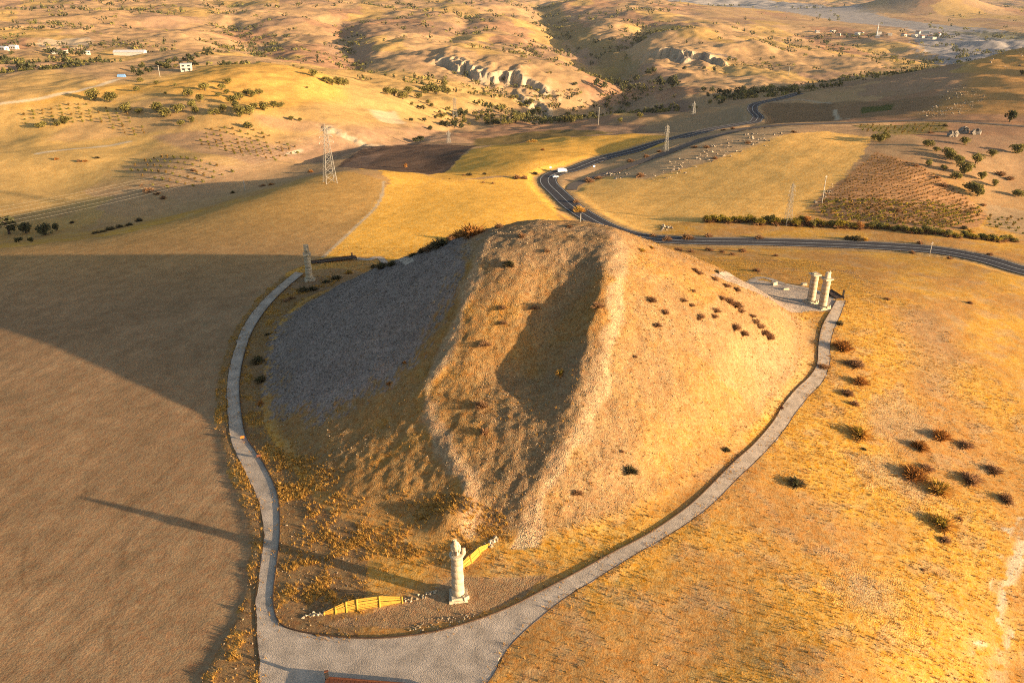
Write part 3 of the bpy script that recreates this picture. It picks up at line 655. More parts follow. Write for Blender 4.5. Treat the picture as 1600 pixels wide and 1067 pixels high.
#@@PART3
# ------------------------------------------------------------------ stone columns
M_STONE = simple_mat('limestone', (.52, .42, .29), (.34, .27, .19), 1.6, .9, .5)
M_STONE2 = simple_mat('pale_limestone', (.56, .46, .32), (.38, .31, .22), 1.3, .9, .5)
M_HOLE_SHADE = simple_mat('painted_hollow_shade', (.07, .05, .035), None, 2, 1)  # near-black colour standing in for the shade inside recesses
def rough(o, amp, seed):
    me = o.data; n = len(me.vertices); c = np.empty(n * 3, np.float32); me.vertices.foreach_get('co', c); c = c.reshape(-1, 3)
    r_ = np.random.default_rng(seed); c += r_.normal(0, amp, c.shape).astype(np.float32); me.vertices.foreach_set('co', c.ravel()); me.update(); return o
def column(p, shaft_h, r0, r1, nd, rz, name, label, cap='doric'):
    t = empty(name, (p[0], p[1], p[2] - .05), rz); tag(t, label, 'column', 'stone columns around the burial mound', 'thing')
    rough(MB().box((0, 0, .16), (r0 * 3.0, r0 * 2.8, .42), 0, .97).build('plinth', M_STONE2, t), .05, 3)
    rough(MB().box((.05, -.02, .55), (r0 * 2.5, r0 * 2.5, .40), .12, .94).build('base_block', M_STONE2, t), .05, 4)
    rough(MB().box((r0 * 1.15, -r0 * 1.0, .62), (.8, .6, .55), .5, .8).build('broken_block', M_STONE2, t), .05, 6)
    z = .74; h = shaft_h / nd
    for k in range(nd):
        hh = h * (1 + .12 * math.sin(k * 2.3)); a = r0 + (r1 - r0) * k / nd; b = r0 + (r1 - r0) * (k + 1) / nd
        d = MB().lathe([(a * .93, 0), (a * .955, .05), (a, .09), ((a + b) / 2, hh * .5), (b, hh - .09), (b * .955, hh - .05), (b * .93, hh)], 26, (0, 0, 0), .018, True, 1, 1, k).build('drum', M_STONE if k % 2 else M_STONE2, t, True, (.02 * math.sin(k * 4), .02 * math.cos(k * 3), z))
        rough(d, .012, k); z += hh
    if cap == 'hole' or cap == 'bull' or cap == 'flat':
        MB().lathe([(.36, -.03), (.40, .02), (.3, .05)], 10, (0, 0, 0), .1).build('hollow', M_HOLE_SHADE, t, True).matrix_local = __import__('mathutils').Matrix.Translation((0.1, -r0 * 1.26, .55)) @ __import__('mathutils').Matrix.Rotation(math.pi / 2, 4, 'X')  # raised dark disc: shade of the base niche put into its colour
    if cap in ('bull', 'flat', 'stele'):
        MB().lathe([(r1 * .96, 0), (r1 * 1.02, .12), (r1 * 1.2, .42), (r1 * 1.24, .5)], 26, (0, 0, z), .012).build('capital', M_STONE2, t, True)
        rough(MB().box((0, 0, z + .68), (r1 * 2.5, r1 * 2.5, .36)).build('abacus', M_STONE2, t), .04, 5); z += .87
    return t, z
def blob(parts, n=14):
    """one continuous carved lump: stacked elliptical rings (cx, cy, z, rx, ry)"""
    m = MB(); V = []; F = []
    for (cx, cy, zz, rx, ry) in parts:
        for i in range(n):
            a = 2 * math.pi * i / n; k = 1 + .05 * math.sin(3 * a + zz * 5)
            V.append((cx + rx * k * math.cos(a), cy + ry * k * math.sin(a), zz))
    for j in range(len(parts) - 1):
        for i in range(n): F.append((j * n + i, j * n + (i + 1) % n, (j + 1) * n + (i + 1) % n, (j + 1) * n + i))
    F.append(tuple(range(n - 1, -1, -1))); F.append(tuple((len(parts) - 1) * n + i for i in range(n)))
    return m.add(V, F)
p = at(716, 934); p[0], p[1] = at_z(716, 932, float(p[2]))
t, z = column(p, 6.2, .88, .79, 6, .1, 'stone_column', 'tall eagle topped stone column standing alone at the front of the mound', 'eagle')
MB().lathe([(.78, 0), (.86, .1), (1.0, .34), (1.04, .52), (.9, .6)], 24, (0, 0, z), .03, True, 1, 1, 9).build('capital', M_STONE2, t, True); z += .58
e = blob([(-.05, 0, 0, .62, .5), (-.05, 0, .12, .60, .48), (-.05, .02, .55, .52, .44), (-.05, .02, 1.0, .60, .50), (-.05, 0, 1.4, .58, .50), (-.04, -.02, 1.75, .44, .42), (-.08, -.05, 1.95, .34, .34), (-.12, -.1, 2.2, .31, .30), (-.16, -.12, 2.4, .20, .2), (-.16, -.1, 2.46, .08, .08)]).build('eagle_body', M_STONE2, t, True, (-.1, 0, z)); rough(e, .075, 2)
rough(MB().box((0, -.46, .42), (.26, .16, .62)).build('leg_gap_shade', M_HOLE_SHADE, e), .02, 3)  # solid dark box painted as the shade between the legs
for sx in (-1, 1):
    rough(blob([(sx * .40, .02, .3, .16, .30), (sx * .46, .02, .7, .20, .38), (sx * .48, .02, 1.2, .20, .36), (sx * .40, 0, 1.6, .12, .22), (sx * .36, 0, 1.7, .03, .05)], 10).build('folded_wing', M_STONE2, e, True), .02, 4)
rough(blob([(0, 0, 0, .34, .30), (.02, 0, .5, .28, .26), (.05, 0, .95, .30, .26), (.12, 0, 1.12, .16, .12)], 10).build('broken_fragment', M_STONE2, t, True, (.86, .1, z - .22)), .05, 8)
p = at(484, 438); t, z = column(p, 6.4, .98, .86, 6, .3, 'stone_column', 'shaded stone column crowned by an upright relief slab, left of the mound', 'stele')
rough(MB().box((0, 0, z + .12), (1.8, 1.0, .3)).build('slab_foot', M_STONE, t), .03, 2)
rough(MB().box((0, 0, z + 1.35), (1.45, .55, 2.2), .0, .95).build('relief_slab', M_STONE, t), .03, 1)
rough(blob([(0, -.30, z + .5, .30, .08), (0, -.32, z + 1.0, .34, .10), (0, -.32, z + 1.7, .30, .09), (0, -.30, z + 2.1, .16, .06)], 10).build('relief_figure', M_STONE2, t, True), .015, 1)
p = at(1266.5, 472.5); t, z = column(p, 6.4, 1.06, .94, 6, .35, 'stone_column', 'flat capped stone column, left of the pair beside the right hand deck', 'flat')
rough(MB().box((-.1, .1, z + .08), (1.3, 1.0, .2)).build('cap_slab', M_STONE, t), .05, 2)
p = at(1284.5, 481); t, z = column(p, 6.6, 1.06, .94, 6, .35, 'stone_column', 'stone column with broken bull carving on top, right of the pair beside the deck', 'bull')
rough(blob([(0, 0, 0, .85, .6), (0, 0, .2, .9, .62), (0, 0, .8, .78, .55), (.05, 0, 1.3, .70, .5), (.1, 0, 1.5, .66, .45), (.15, 0, 1.56, .5, .3)]).build('bull_body', M_STONE2, t, True, (0, 0, z - .02)), .07, 12)
rough(MB().box((.45, -.05, z + 1.7), (.16, .2, .6), .2, .6).build('broken_horn', M_STONE2, t), .02, 2)
# loose blocks by the pair of columns
for i, (u, v, sx, sy, sz, rz, lb) in enumerate(((1209, 445.5, 1.6, 1.2, 1.0, .4, 'large loose stone block farthest left of the paired columns'), (1228, 452.5, 1.9, .9, .6, .2, 'low loose stone block nearest the shadows of the paired columns'), (1256, 446, 1.5, 1.0, .8, .1, 'loose stone block directly behind the flat capped column'))):
    q = at(u, v); o = MB().box((0, 0, sz / 2 - .08), (sx, sy, sz), rz, .86).build('stone_block', M_STONE2, None, False, q); rough(o, .08, 30 + i); tag(o, lb, 'stone block', 'loose blocks by the paired columns')

# ------------------------------------------------------------------ yellow timber revetments, rubble
M_YEL = simple_mat('yellow_timber', (.54, .31, .05), (.38, .21, .035), 5, .75, .2)
M_YEL2 = simple_mat('yellow_batten', (.66, .42, .08), (.52, .32, .05), 5, .75)
def revetment(pts, hs, lean, label):
    P = np.array([at(u, v) for u, v in pts]); t = empty('timber_revetment', P.mean(0)); tag(t, label, 'timber revetment', 'yellow timber revetments'); o0 = P.mean(0)
    T = P[-1] - P[0]; T /= np.linalg.norm(T); nb_ = np.array([-T[1], T[0], 0])
    if nb_[1] < 0: nb_ = -nb_
    rows = 8
    def pt(i, f):
        h = hs[i]; return P[i] - o0 + np.array([0, 0, -.1 + h * f]) + nb_ * lean * h * f
    for i in range(len(P) - 1):
        for r in range(rows):
            f0, f1 = (r + .12) / rows, (r + .88) / rows; off = nb_ * random.uniform(-.05, .05)
            a, b, c, d = pt(i, f0) + T * .05 + off, pt(i + 1, f0) - T * .05 + off, pt(i + 1, f1) - T * .05 + off, pt(i, f1) + T * .05 + off
            k = nb_ * .07 - np.array([0, 0, .02])
            MB().add([a, b, c, d, a + k, b + k, c + k, d + k], [(0, 1, 2, 3), (7, 6, 5, 4), (4, 5, 1, 0), (5, 6, 2, 1), (6, 7, 3, 2), (7, 4, 0, 3)]).build('plank', M_YEL, t)
    for i in range(len(P)):
        MB().bar(pt(i, -.02) - nb_ * .09, pt(i, 1.03) - nb_ * .09, .14).build('batten', M_YEL2, t)
        MB().bar(pt(i, 1.0), pt(i, 0) + nb_ * (lean * hs[i] + .5), .12).build('strut', M_YEL, t)
    return t
revetment([(507, 960.5), (525, 958.5), (542, 956), (559, 954), (594, 948), (629, 941.5)], [.5, 1.0, 1.45, 1.65, 1.55, .95], .35, 'long yellow timber revetment lying left of the front column')
revetment([(716, 893), (725, 888), (738, 879), (751, 866), (765, 853.5)], [.8, 1.0, 1.25, 1.2, .6], .35, 'yellow timber revetment partly hidden behind the front column')
def octa(n_, seed, squash=.7):
    r_ = np.random.default_rng(seed); V0 = np.array([(1, 0, 0), (-1, 0, 0), (0, 1, 0), (0, -1, 0), (0, 0, 1), (0, 0, -1)], float)
    V0 = V0[None] * r_.uniform(.6, 1.15, (n_, 6, 1)) + r_.normal(0, .16, (n_, 6, 3)); V0[..., 2] *= squash
    a = r_.uniform(0, 6.28, n_); c, s = np.cos(a), np.sin(a); X = V0[..., 0] * c[:, None] - V0[..., 1] * s[:, None]; Y = V0[..., 0] * s[:, None] + V0[..., 1] * c[:, None]
    return np.stack([X, Y, V0[..., 2]], 2)
OF = np.array([(0, 2, 4), (2, 1, 4), (1, 3, 4), (3, 0, 4), (2, 0, 5), (1, 2, 5), (3, 1, 5), (0, 3, 5)])
def stones(P3, size, seed, name, mat, shade=None):
    n_ = len(P3); Vv = octa(n_, seed) * np.asarray(size)[:, None, None] + P3[:, None, :]
    F = (OF[None] + (np.arange(n_) * 6)[:, None, None]).reshape(-1, 3); me = np_mesh(name, Vv.reshape(-1, 3), F, mat)
    r_ = np.random.default_rng(seed + 1); sh = np.repeat(r_.uniform(.6, 1.25, n_) if shade is None else shade, 6, axis=0); attr(me, 'lv', 'FLOAT', sh)
    return me
def var_mat(name, col, col2=None, gloss=0.0, transl=0.0, attrn='lv'):
    """colour scaled by a per piece value and shifted towards col2"""
    t = NT(name); a = t.node('ShaderNodeAttribute', attribute_name=attrn).outputs['Fac']; tc = t.node('ShaderNodeTexCoord').outputs['Object']
    oi = t.node('ShaderNodeObjectInfo').outputs['Random']
    c = t.mix(t.mapr(t.math('FRACT', t.math('MULTIPLY', a, 7.31)), 0, 1, 0, 1), col, col2 or tuple(q * .7 for q in col))
    f = t.math('MULTIPLY', a, t.mapr(oi, 0, 1, .82, 1.18)); f = t.math('MULTIPLY', f, t.mapr(t.noise(tc, 2.0, 4), .3, .7, .85, 1.15))
    t.link(t.scale(c, f), t.b.inputs['Base Color']); t.b.inputs['Specular IOR Level'].default_value = gloss
    if transl:
        tr = t.node('ShaderNodeBsdfTranslucent'); t.link(t.scale(c, f), tr.inputs['Color']); mx = t.node('ShaderNodeMixShader', i_0=transl)
        t.link(t.b.outputs[0], mx.inputs[1]); t.link(tr.outputs[0], mx.inputs[2]); t.link(mx.outputs[0], t.n['Material Output'].inputs['Surface'])
    return t.m
M_RUB = var_mat('pale_rubble', (.42, .33, .22), (.30, .24, .17))
for P, n_, sz, w_, lb in ((((630, 938), (652, 934), (680, 922)), 40, .2, .5, 'line of pale rubble between the left revetment and front column'), (((478, 963), (490, 960), (508, 957)), 34, .2, .5, 'pale rubble heap at the left end of the yellow revetment'), (((764, 852), (770, 846), (776, 841)), 40, .26, .5, 'pale rubble heap at the right end of the hidden revetment'), (((640, 984), (690, 974), (745, 960)), 60, .15, 1.4, 'scattered rubble between the front column and the gravel path')):
    Q = catmull(plan(P), .3); k = rng.integers(0, len(Q), n_); XY = Q[k] + rng.normal(0, w_ * .5, (n_, 2)); sz_ = sz * rng.uniform(.6, 1.5, n_)
    o = link('rubble_line', stones(np.column_stack([XY, zt(XY[:, 0], XY[:, 1]) + sz_ * .3]), sz_, int(n_), 'rubble_line', M_RUB)); tag(o, lb, 'rubble', None, 'stuff')

# ------------------------------------------------------------------ boarded viewing decks, information posts, little signs
M_DECK = simple_mat('dark_deck_boards', (.085, .05, .032), (.055, .033, .024), 3, .7, .2)
M_DECKR = simple_mat('red_brown_deck_boards', (.16, .06, .032), (.11, .042, .025), 3, .7, .2)
M_POST = simple_mat('dark_painted_steel', (.035, .03, .03), (.02, .018, .02), 3, .6)
M_ORG = simple_mat('orange_sign_face', (.55, .16, .03), (.40, .11, .02), 6, .6)
def deck(a, b, width, n_, mat, label, rail_h=.0, lift=.35):
    a = np.array(a, float); b = np.array(b, float); L = np.linalg.norm((b - a)[:2]); rz = math.atan2(b[1] - a[1], b[0] - a[0])
    z0 = max(a[2], b[2]); t = empty('viewing_deck', (*((a + b) / 2)[:2], z0), rz); tag(t, label, 'deck', 'boarded viewing decks by the path'); w_ = L / n_
    for k in range(n_): MB().box((-L / 2 + (k + .5) * w_, random.uniform(-.02, .02), lift), (w_ * .9, width, .06)).build('board', mat, t)
    for s in (-1, 1): MB().box((0, s * (width / 2 - .15), lift - .18), (L, .16, .24)).build('beam', M_POST, t)
    for k in range(max(2, int(L / 2.2)) + 1):
        for s in (-1, 1): MB().box((-L / 2 + .1 + k * (L - .2) / max(2, int(L / 2.2)), s * (width / 2 - .15), lift / 2 - .45), (.14, .14, lift + .5)).build('leg', M_POST, t)
    MB().box((0, width / 2 - .05, lift + .12), (L, .1, .18)).build('kerb_board', mat, t)
    return t
deck(at(487, 411.5), at(557, 405.5), 2.1, 26, M_DECK, 'long dark boarded deck in shade right of the slab topped column')
deck(at(1292, 458), at(1313, 468), 2.4, 16, M_DECK, 'dark boarded deck beside the pair of right hand columns')
pa, pb = at(506, 1079), at(690, 1092); deck(pa, pb, 2.6, 28, M_DECKR, 'red brown boarded deck at the bottom edge of the plaza', 0, .55)
def info_post(p, h, label, rz=0.0, cap=M_POST):
    t = empty('information_post', p, rz); tag(t, label, 'post', 'dark information posts by the decks')
    MB().box((0, 0, h / 2 - .05), (.46, .22, h)).build('pillar', M_POST, t); MB().box((0, 0, .03), (.8, .6, .1)).build('footing', M_PATH, t)
    MB().box((0, -.125, h * .68), (.38, .02, h * .4)).build('panel', cap, t); MB().box((0, 0, h + .0), (.5, .26, .08)).build('cap', M_DECKR, t)
info_post(at(550.5, 405), 2.0, 'dark information post at the right end of the shaded deck')
info_post(at(1316.5, 466), 2.3, 'dark information post standing at the deck beside the paired columns')
info_post(at(512, 1066), 1.9, 'dark information post at the left corner of the red brown deck', .2)
for u, v, lb, m_, rz in ((379, 687, 'small orange sign beside the left path below the grey scree', M_ORG, .5), (1221, 641, 'small rusty sign leaning beside the right hand path', M_DECKR, -.6), (405, 716, 'short rusty bollard sign where the left path bends', M_DECKR, .3)):
    t = empty('path_sign', at(u, v), rz); tag(t, lb, 'sign'); MB().box((0, 0, .3), (.1, .1, .7)).build('stake', M_POST, t); MB().box((0, -.08, .62), (.75, .05, .5)).build('board', m_, t)

# ------------------------------------------------------------------ pylons, poles and wires
M_STEEL = simple_mat('galvanised_steel', (.23, .22, .20), (.17, .16, .15), 2, .55, 0, .4, .3)
M_CONC = simple_mat('concrete_pole', (.50, .46, .40), (.38, .35, .31), 2, .9)
M_WIRE = simple_mat('aluminium_wire', (.26, .24, .21), None, 1, .5)
ARM_TIPS = {}
def pylon(p, h, wb, label, rz=0.0, key=None, k=1.0, arms=3):
    t = empty('lattice_pylon', p, rz); tag(t, label, 'pylon', 'lattice power pylons')
    wt = wb * .22; wz = lambda f: wb / 2 + (wt / 2 - wb / 2) * min(f / .82, 1.0)
    cor = ((-1, -1), (1, -1), (1, 1), (-1, 1))
    for a, b in cor: MB().bar((a * wz(0), b * wz(0), -.4), (a * wz(1), b * wz(1), h), .26 * k, .16 * k).build('leg', M_STEEL, t)
    br = MB(); lv = [0, .14, .27, .39, .50, .60, .69, .77, .84, .90, .95, 1.0]
    for f0, f1 in zip(lv[:-1], lv[1:]):
        for i in range(4):
            a, b = cor[i], cor[(i + 1) % 4]; w0, w1 = wz(f0), wz(f1)
            br.bar((a[0] * w0, a[1] * w0, f0 * h), (b[0] * w1, b[1] * w1, f1 * h), .11 * k); br.bar((b[0] * w0, b[1] * w0, f0 * h), (a[0] * w1, a[1] * w1, f1 * h), .11 * k)
            br.bar((a[0] * w1, a[1] * w1, f1 * h), (b[0] * w1, b[1] * w1, f1 * h), .10 * k)
    br.build('bracing', M_STEEL, t)
    tips = []
    for j in range(arms):
        zz = h * (.74 + .10 * j); L = wb * (.62 - .08 * j); c = MB(); ins = []
        for s in (-1, 1):
            for q in (-1, 1): c.bar((s * wz(.8), q * wz(.8) * .8, zz), (s * L, 0, zz + .1), .12 * k)
            c.bar((s * wz(.8), 0, zz + h * .045), (s * L, 0, zz + .15), .10 * k); tips.append((s * L, 0, zz - .6))
            ins.append(s * L)
        arm = c.build('cross_arm', M_STEEL, t)
        for xl_ in ins:
            MB().lathe([(.10 * k, -.7), (.17 * k, -.5), (.10 * k, -.3), (.17 * k, -.15), (.06 * k, .1)], 8, (xl_, 0, zz), 0).build('insulator', M_CONC, arm, True)
    MB().bar((0, 0, h), (0, 0, h * 1.06), .14 * k).build('peak', M_STEEL, t)
    ca, sa = math.cos(rz), math.sin(rz)
    if key: ARM_TIPS[key] = [(p[0] + x * ca - y * sa, p[1] + x * sa + y * ca, p[2] + zz) for x, y, zz in tips]
    return t
def pole(p, h, label, arm=True, r=.16, mat=None):
    t = empty('utility_pole', p, .6); tag(t, label, 'pole', 'slim utility poles')
    MB().lathe([(r, -.3), (r * .6, h)], 8).build('shaft', mat or M_CONC, t, True)
    if arm: MB().box((0, 0, h - .6), (1.8, .12, .14)).build('cross_arm', M_STEEL, t)
def hpx(u, v0, v1): q = at(u, v0); return q, metres(v0 - v1, q) / .95
q, h = hpx(516, 286, 205); pylon(q, h, 5.2, 'tall lattice pylon on the golden ridge behind the ploughed field', .5, 'A', .8)
q, h = hpx(1040, 237, 199); pylon(q, h, 2.6, 'slim lattice pylon beside the worn road above the rocky rise', .4, 'B', .45)
q, h = hpx(1230, 352, 290); pylon(q, h, 2.4, 'lattice pylon standing in the hedge below the pale golden field', .2, 'G', .4)
q, h = hpx(701, 224, 206); pylon(q, h, 3.0, 'small distant pylon behind the dark ploughed field', .5, 'D', .6, 2)
q, h = hpx(711, 186, 156); pylon(q, h, 5.0, 'far pylon by the green plot on the middle hillside', .3, 'C', .8)
q, h = hpx(1083, 181, 161); pylon(q, h, 3.2, 'far pylon on the brown field left of the distant road bend', .4, 'E', .7, 2)
q, h = hpx(935, 196, 170); pole(q, h, 'thin pole rising from the brown field left of the distant road bend', True, .3)
q, h = hpx(383, 299, 283); pole(q, h, 'short pale pole at the shaded valley edge on the left', False, .28)
q, h = hpx(1284, 318, 276); pole(q, h, 'pole on the stony boundary between golden field and vineyard', True, .2)
q, h = hpx(1452, 400, 378); pole(q, h, 'thin roadside pole at the right hand bend of the asphalt road', True, .12)
q, h = hpx(907, 347, 334); pole(q, h, 'roadside pole on the inner curve of the asphalt road', False, .10)
q, h = hpx(1232, 118, 106); pole(q, h, 'far pole in the fields before the village', True, .4)
q, h = hpx(250, 121, 104); pole(q, h, 'pole beside the dark orchard next to the white house', True, .25)
def wire(a, b, sag, label, r=.016):
    n_ = 24; f = np.linspace(0, 1, n_); P = np.array(a)[None] * (1 - f)[:, None] + np.array(b)[None] * f[:, None]; P[:, 2] -= sag * 4 * f * (1 - f)
    m = MB(); V = []; F = []
    d = np.array(b) - np.array(a); d /= np.linalg.norm(d); x = np.cross(d, (0, 0, 1)); x /= np.linalg.norm(x); y = np.cross(d, x)
    for p_ in P:
        for k in range(3): V.append(p_ + r * (x * math.cos(k * 2.094) + y * math.sin(k * 2.094)))
    for j in range(n_ - 1):
        for k in range(3): F.append((j * 3 + k, j * 3 + (k + 1) % 3, j * 3 + 3 + (k + 1) % 3, j * 3 + 3 + k))
    o = m.add(V, F).build('power_wire', M_WIRE); tag(o, label, 'wire', 'power wires strung between pylons'); return o
EW = np.array(at_z(-190, 372, 8.0) + (8.0,))
for k, (x, y, z) in enumerate(ARM_TIPS['A']):
    s = 1 if k % 2 else -1; wire((x, y, z), (EW[0] + s * 1.2, EW[1] - s * 2.6, EW[2] + (k // 2) * 2.4 - 2.4), 3.0, 'power wire running from the tall ridge pylon out of view left')
for k, (a, b) in enumerate(zip(ARM_TIPS['A'][:4], ARM_TIPS['D'])): wire(a, b, 3.5, 'power wire from the tall ridge pylon to the small pylon behind the dark field')

# ------------------------------------------------------------------ vehicles, guard posts
M_WHITE = simple_mat('white_paint', (.80, .80, .79), (.72, .72, .71), 3, .35, 0, .5)
M_GLASS = simple_mat('dark_window_glass', (.03, .035, .04), None, 3, .15, 0, .5)
M_TYRE = simple_mat('tyre_rubber', (.03, .03, .03), None, 3, .9)
def vehicle(p, rz, truck, label):
    t = empty('parked_truck' if truck else 'parked_car', p, rz); tag(t, label, 'truck' if truck else 'car', 'white vehicles parked at the road bend'); t.scale = (.8, .8, .8)
    if truck:
        MB().box((-1.2, 0, 1.75), (4.6, 2.2, 2.1), 0, .99).build('cargo_box', M_WHITE, t)
        MB().add([(1.2, -1.05, .6), (2.9, -1.05, .6), (2.9, -1.05, 1.4), (2.45, -1.0, 2.3), (1.2, -1.0, 2.3), (1.2, 1.05, .6), (2.9, 1.05, .6), (2.9, 1.05, 1.4), (2.45, 1.0, 2.3), (1.2, 1.0, 2.3)], [(0, 1, 2, 3, 4), (9, 8, 7, 6, 5), (0, 5, 6, 1), (1, 6, 7, 2), (2, 7, 8, 3), (3, 8, 9, 4), (4, 9, 5, 0)]).build('cab', M_WHITE, t)
        MB().add([(2.92, -.9, 1.45), (2.92, .9, 1.45), (2.5, .85, 2.2), (2.5, -.85, 2.2)], [(0, 1, 2, 3)]).build('windscreen', M_GLASS, t)
        MB().box((-.3, 0, .6), (6.0, 1.6, .25)).build('chassis', M_TYRE, t); wx, wr = (-2.4, 2.1), .48
    else:
        prof = [(-2.1, .35), (2.1, .35), (2.15, .75), (1.2, .92), (.6, 1.42), (-1.1, 1.45), (-1.75, .98), (-2.15, .9)]
        n_ = len(prof); V = [(x, -.85, z) for x, z in prof] + [(x, .85, z) for x, z in prof]
        MB().add(V, [tuple(range(n_ - 1, -1, -1)), tuple(range(n_, 2 * n_))] + [(i, (i + 1) % n_, n_ + (i + 1) % n_, n_ + i) for i in range(n_)]).build('body', M_WHITE, t)
        for s in (-1, 1): MB().add([(1.0, s * .86, .95), (.55, s * .86, 1.34), (-1.05, s * .86, 1.36), (-1.5, s * .86, .98)], [(0, 1, 2, 3) if s > 0 else (3, 2, 1, 0)]).build('side_window', M_GLASS, t)
        MB().add([(1.18, -.75, .96), (1.18, .75, .96), (.66, .7, 1.38), (.66, -.7, 1.38)], [(0, 1, 2, 3)]).build('windscreen', M_GLASS, t); wx, wr = (-1.3, 1.3), .33
    for x in wx:
        for s in (-1, 1):
            w = MB().lathe([(wr, -.12), (wr, .12)], 12).build('wheel', M_TYRE, t, False, (x, s * .85, wr)); w.rotation_euler = (math.pi / 2, 0, 0); MB().lathe([(wr * .55, -.13), (wr * .55, .13)], 10).build('rim', M_STEEL, w)
vehicle(at(879, 269.5), .25, True, 'white box truck parked on the shoulder of the shaded road bend')
vehicle(at(868, 277.5), .5, False, 'white car parked nearest the inside of the road bend')
for u, v, lb in ((860, 268, 'small white road sign on the outer side of the bend'), (928, 266, 'small white road sign beside the worn side road')):
    t = empty('road_sign', at(u, v), .3); tag(t, lb, 'road sign', 'small white road signs'); MB().box((0, 0, 1.0), (.12, .12, 2.2)).build('post', M_STEEL, t); MB().box((0, -.08, 2.1), (1.1, .05, 1.0)).build('plate', M_WHITE, t)

# ------------------------------------------------------------------ buildings
M_WALL = simple_mat('whitewash', (.50, .46, .41), (.40, .37, .33), .6, .9)
M_ROOFW = simple_mat('pale_metal_roof', (.56, .55, .54), (.46, .46, .46), .4, .6)
M_ROOFR = simple_mat('clay_roof', (.34, .15, .09), (.26, .12, .08), .6, .9)
M_BLUE = simple_mat('blue_tarpaulin', (.16, .30, .55), None, .6, .7)
def house(p, w, d, h, rz, label, roof='flat', storeys=1, name='house', group=None):
    t = empty(name, p, rz); tag(t, label, 'house' if name != 'long_barn' else 'barn', group)
    MB().box((0, 0, h / 2 - .6), (w, d, h + 1.2)).build('wall', M_WALL, t)
    if roof == 'flat': MB().box((0, 0, h + .16), (w * 1.08, d * 1.08, .28)).build('roof', M_ROOFW, t)
    else:
        rh = d * .22; V = [(-w * .52, -d * .55, h), (w * .52, -d * .55, h), (w * .52, d * .55, h), (-w * .52, d * .55, h), (-w * .52, 0, h + rh), (w * .52, 0, h + rh)]
        MB().add(V, [(0, 1, 5, 4), (2, 3, 4, 5), (1, 2, 5), (3, 0, 4), (3, 2, 1, 0)]).build('roof', M_ROOFR if roof == 'red' else M_ROOFW, t)
    nw = max(2, int(w / 3.5)) if name != 'long_barn' else 0
    for s in range(storeys):
        for k in range(nw):
            MB().box((-w / 2 + (k + .5) * w / nw, -d / 2 - .02, h * (s + .55) / storeys), (w / nw * .48, .12, h / storeys * .42)).build('window', M_GLASS, t).name
            MB().box((-w / 2 + (k + .5) * w / nw, -d / 2 - .1, h * (s + .55) / storeys - h / storeys * .23), (w / nw * .56, .2, .12)).build('sill', M_WALL, t.children[-1])
    MB().box((w * .5 + .02, 0, h / storeys * .36), (.1, 1.1, h / storeys * .72)).build('door', M_DECK, t)
    return t
q = at(292, 111); t = house(q, 10, 9, 6.4, .3, 'white two storey house beside the dark orchard on the left crest', 'flat', 2)
MB().box((0, -5.3, 3.1), (10.4, 1.8, .25)).build('balcony', M_ROOFW, t)
for x in (-4.8, 0, 4.8): MB().box((x, -6.0, 1.5), (.35, .35, 3.1)).build('pillar', M_WALL, t)
q = at(204, 86.5); house(q, metres(46, q), 13, 4.5, .05, 'long white roofed barn on the plain beyond the left crest', 'white', 1, 'long_barn')
for i, (u, v, w, rf, lb) in enumerate(((6, 79, 12, 'white', 'pale low building at the left edge beyond the crest'), (22, 77, 11, 'white', 'second pale building from the left edge beyond the crest'), (90, 84, 12, 'flat', 'small white house left of the tree clump near the barn'), (101, 83, 9, 'red', 'small red roofed house right of the tree clump near the barn'), (136, 85, 9, 'flat', 'small white house between the tree clump and the long barn'))):
    q = at(u, v); house(q, w, 9, 4.0, .2 * i - .3, lb, rf, 1, 'house', 'houses on the plain beyond the left crest')
q = at(190, 120.5); o = MB().box((0, 0, 1.0), (7, 4, 2.4), .2, .8).build('tarpaulin_shed', M_BLUE, None, False, q); tag(o, 'small blue covered shed at the end of the hillside track', 'shed')
vil = [(1277, 51, 11, 'red'), (1301, 51, 13, 'flat'), (1340, 55, 14, 'flat'), (1346, 54, 10, 'red'), (1371, 60, 16, 'flat'), (1373, 54, 12, 'flat'), (1412, 57, 12, 'red'), (1428, 58, 12, 'flat'), (1434, 53, 10, 'red'), (1447, 52, 14, 'flat'), (1452, 60, 11, 'red'), (1458, 62, 10, 'flat'), (1440, 60, 9, 'red'), (1466, 56, 9, 'red'), (1310, 56, 10, 'red'), (1390, 56, 9, 'flat')]
order = sorted(range(len(vil)), key=lambda i: vil[i][0]); ORD = ['first', 'second', 'third', 'fourth', 'fifth', 'sixth', 'seventh', 'eighth', 'ninth', 'tenth', 'eleventh', 'twelfth', 'thirteenth', 'fourteenth', 'fifteenth', 'sixteenth', 'seventeenth', 'eighteenth', 'nineteenth', 'twentieth'] + ['twenty ' + w for w in ('first', 'second', 'third', 'fourth', 'fifth', 'sixth', 'seventh', 'eighth', 'ninth')] + ['thirtieth']
for k, i in enumerate(order):
    u, v, w, rf = vil[i]; q = at(u, v); house(q, w * 1.25, 12, 6.5, .3 * i, '%s village house from the left in the far right valley' % ORD[k], rf, 1, 'house', 'village houses in the far valley')
q = at(1369, 60); h = metres(21, q); t = empty('minaret', q); tag(t, 'tall white minaret rising above the far village', 'minaret')
MB().box((0, 0, 2), (4.4, 4.4, 5)).build('base', M_WALL, t); MB().lathe([(1.6, 4), (1.4, h * .68)], 10).build('shaft', M_ROOFW, t, True); MB().lathe([(1.4, 0), (2.2, .8), (2.2, 1.8)], 10, (0, 0, h * .68)).build('balcony', M_ROOFW, t); MB().lathe([(1.2, 0), (1.1, h * .14), (1.5, h * .15), (.1, h * .32)], 10, (0, 0, h * .68 + 1.8)).build('spire', M_ROOFW, t)
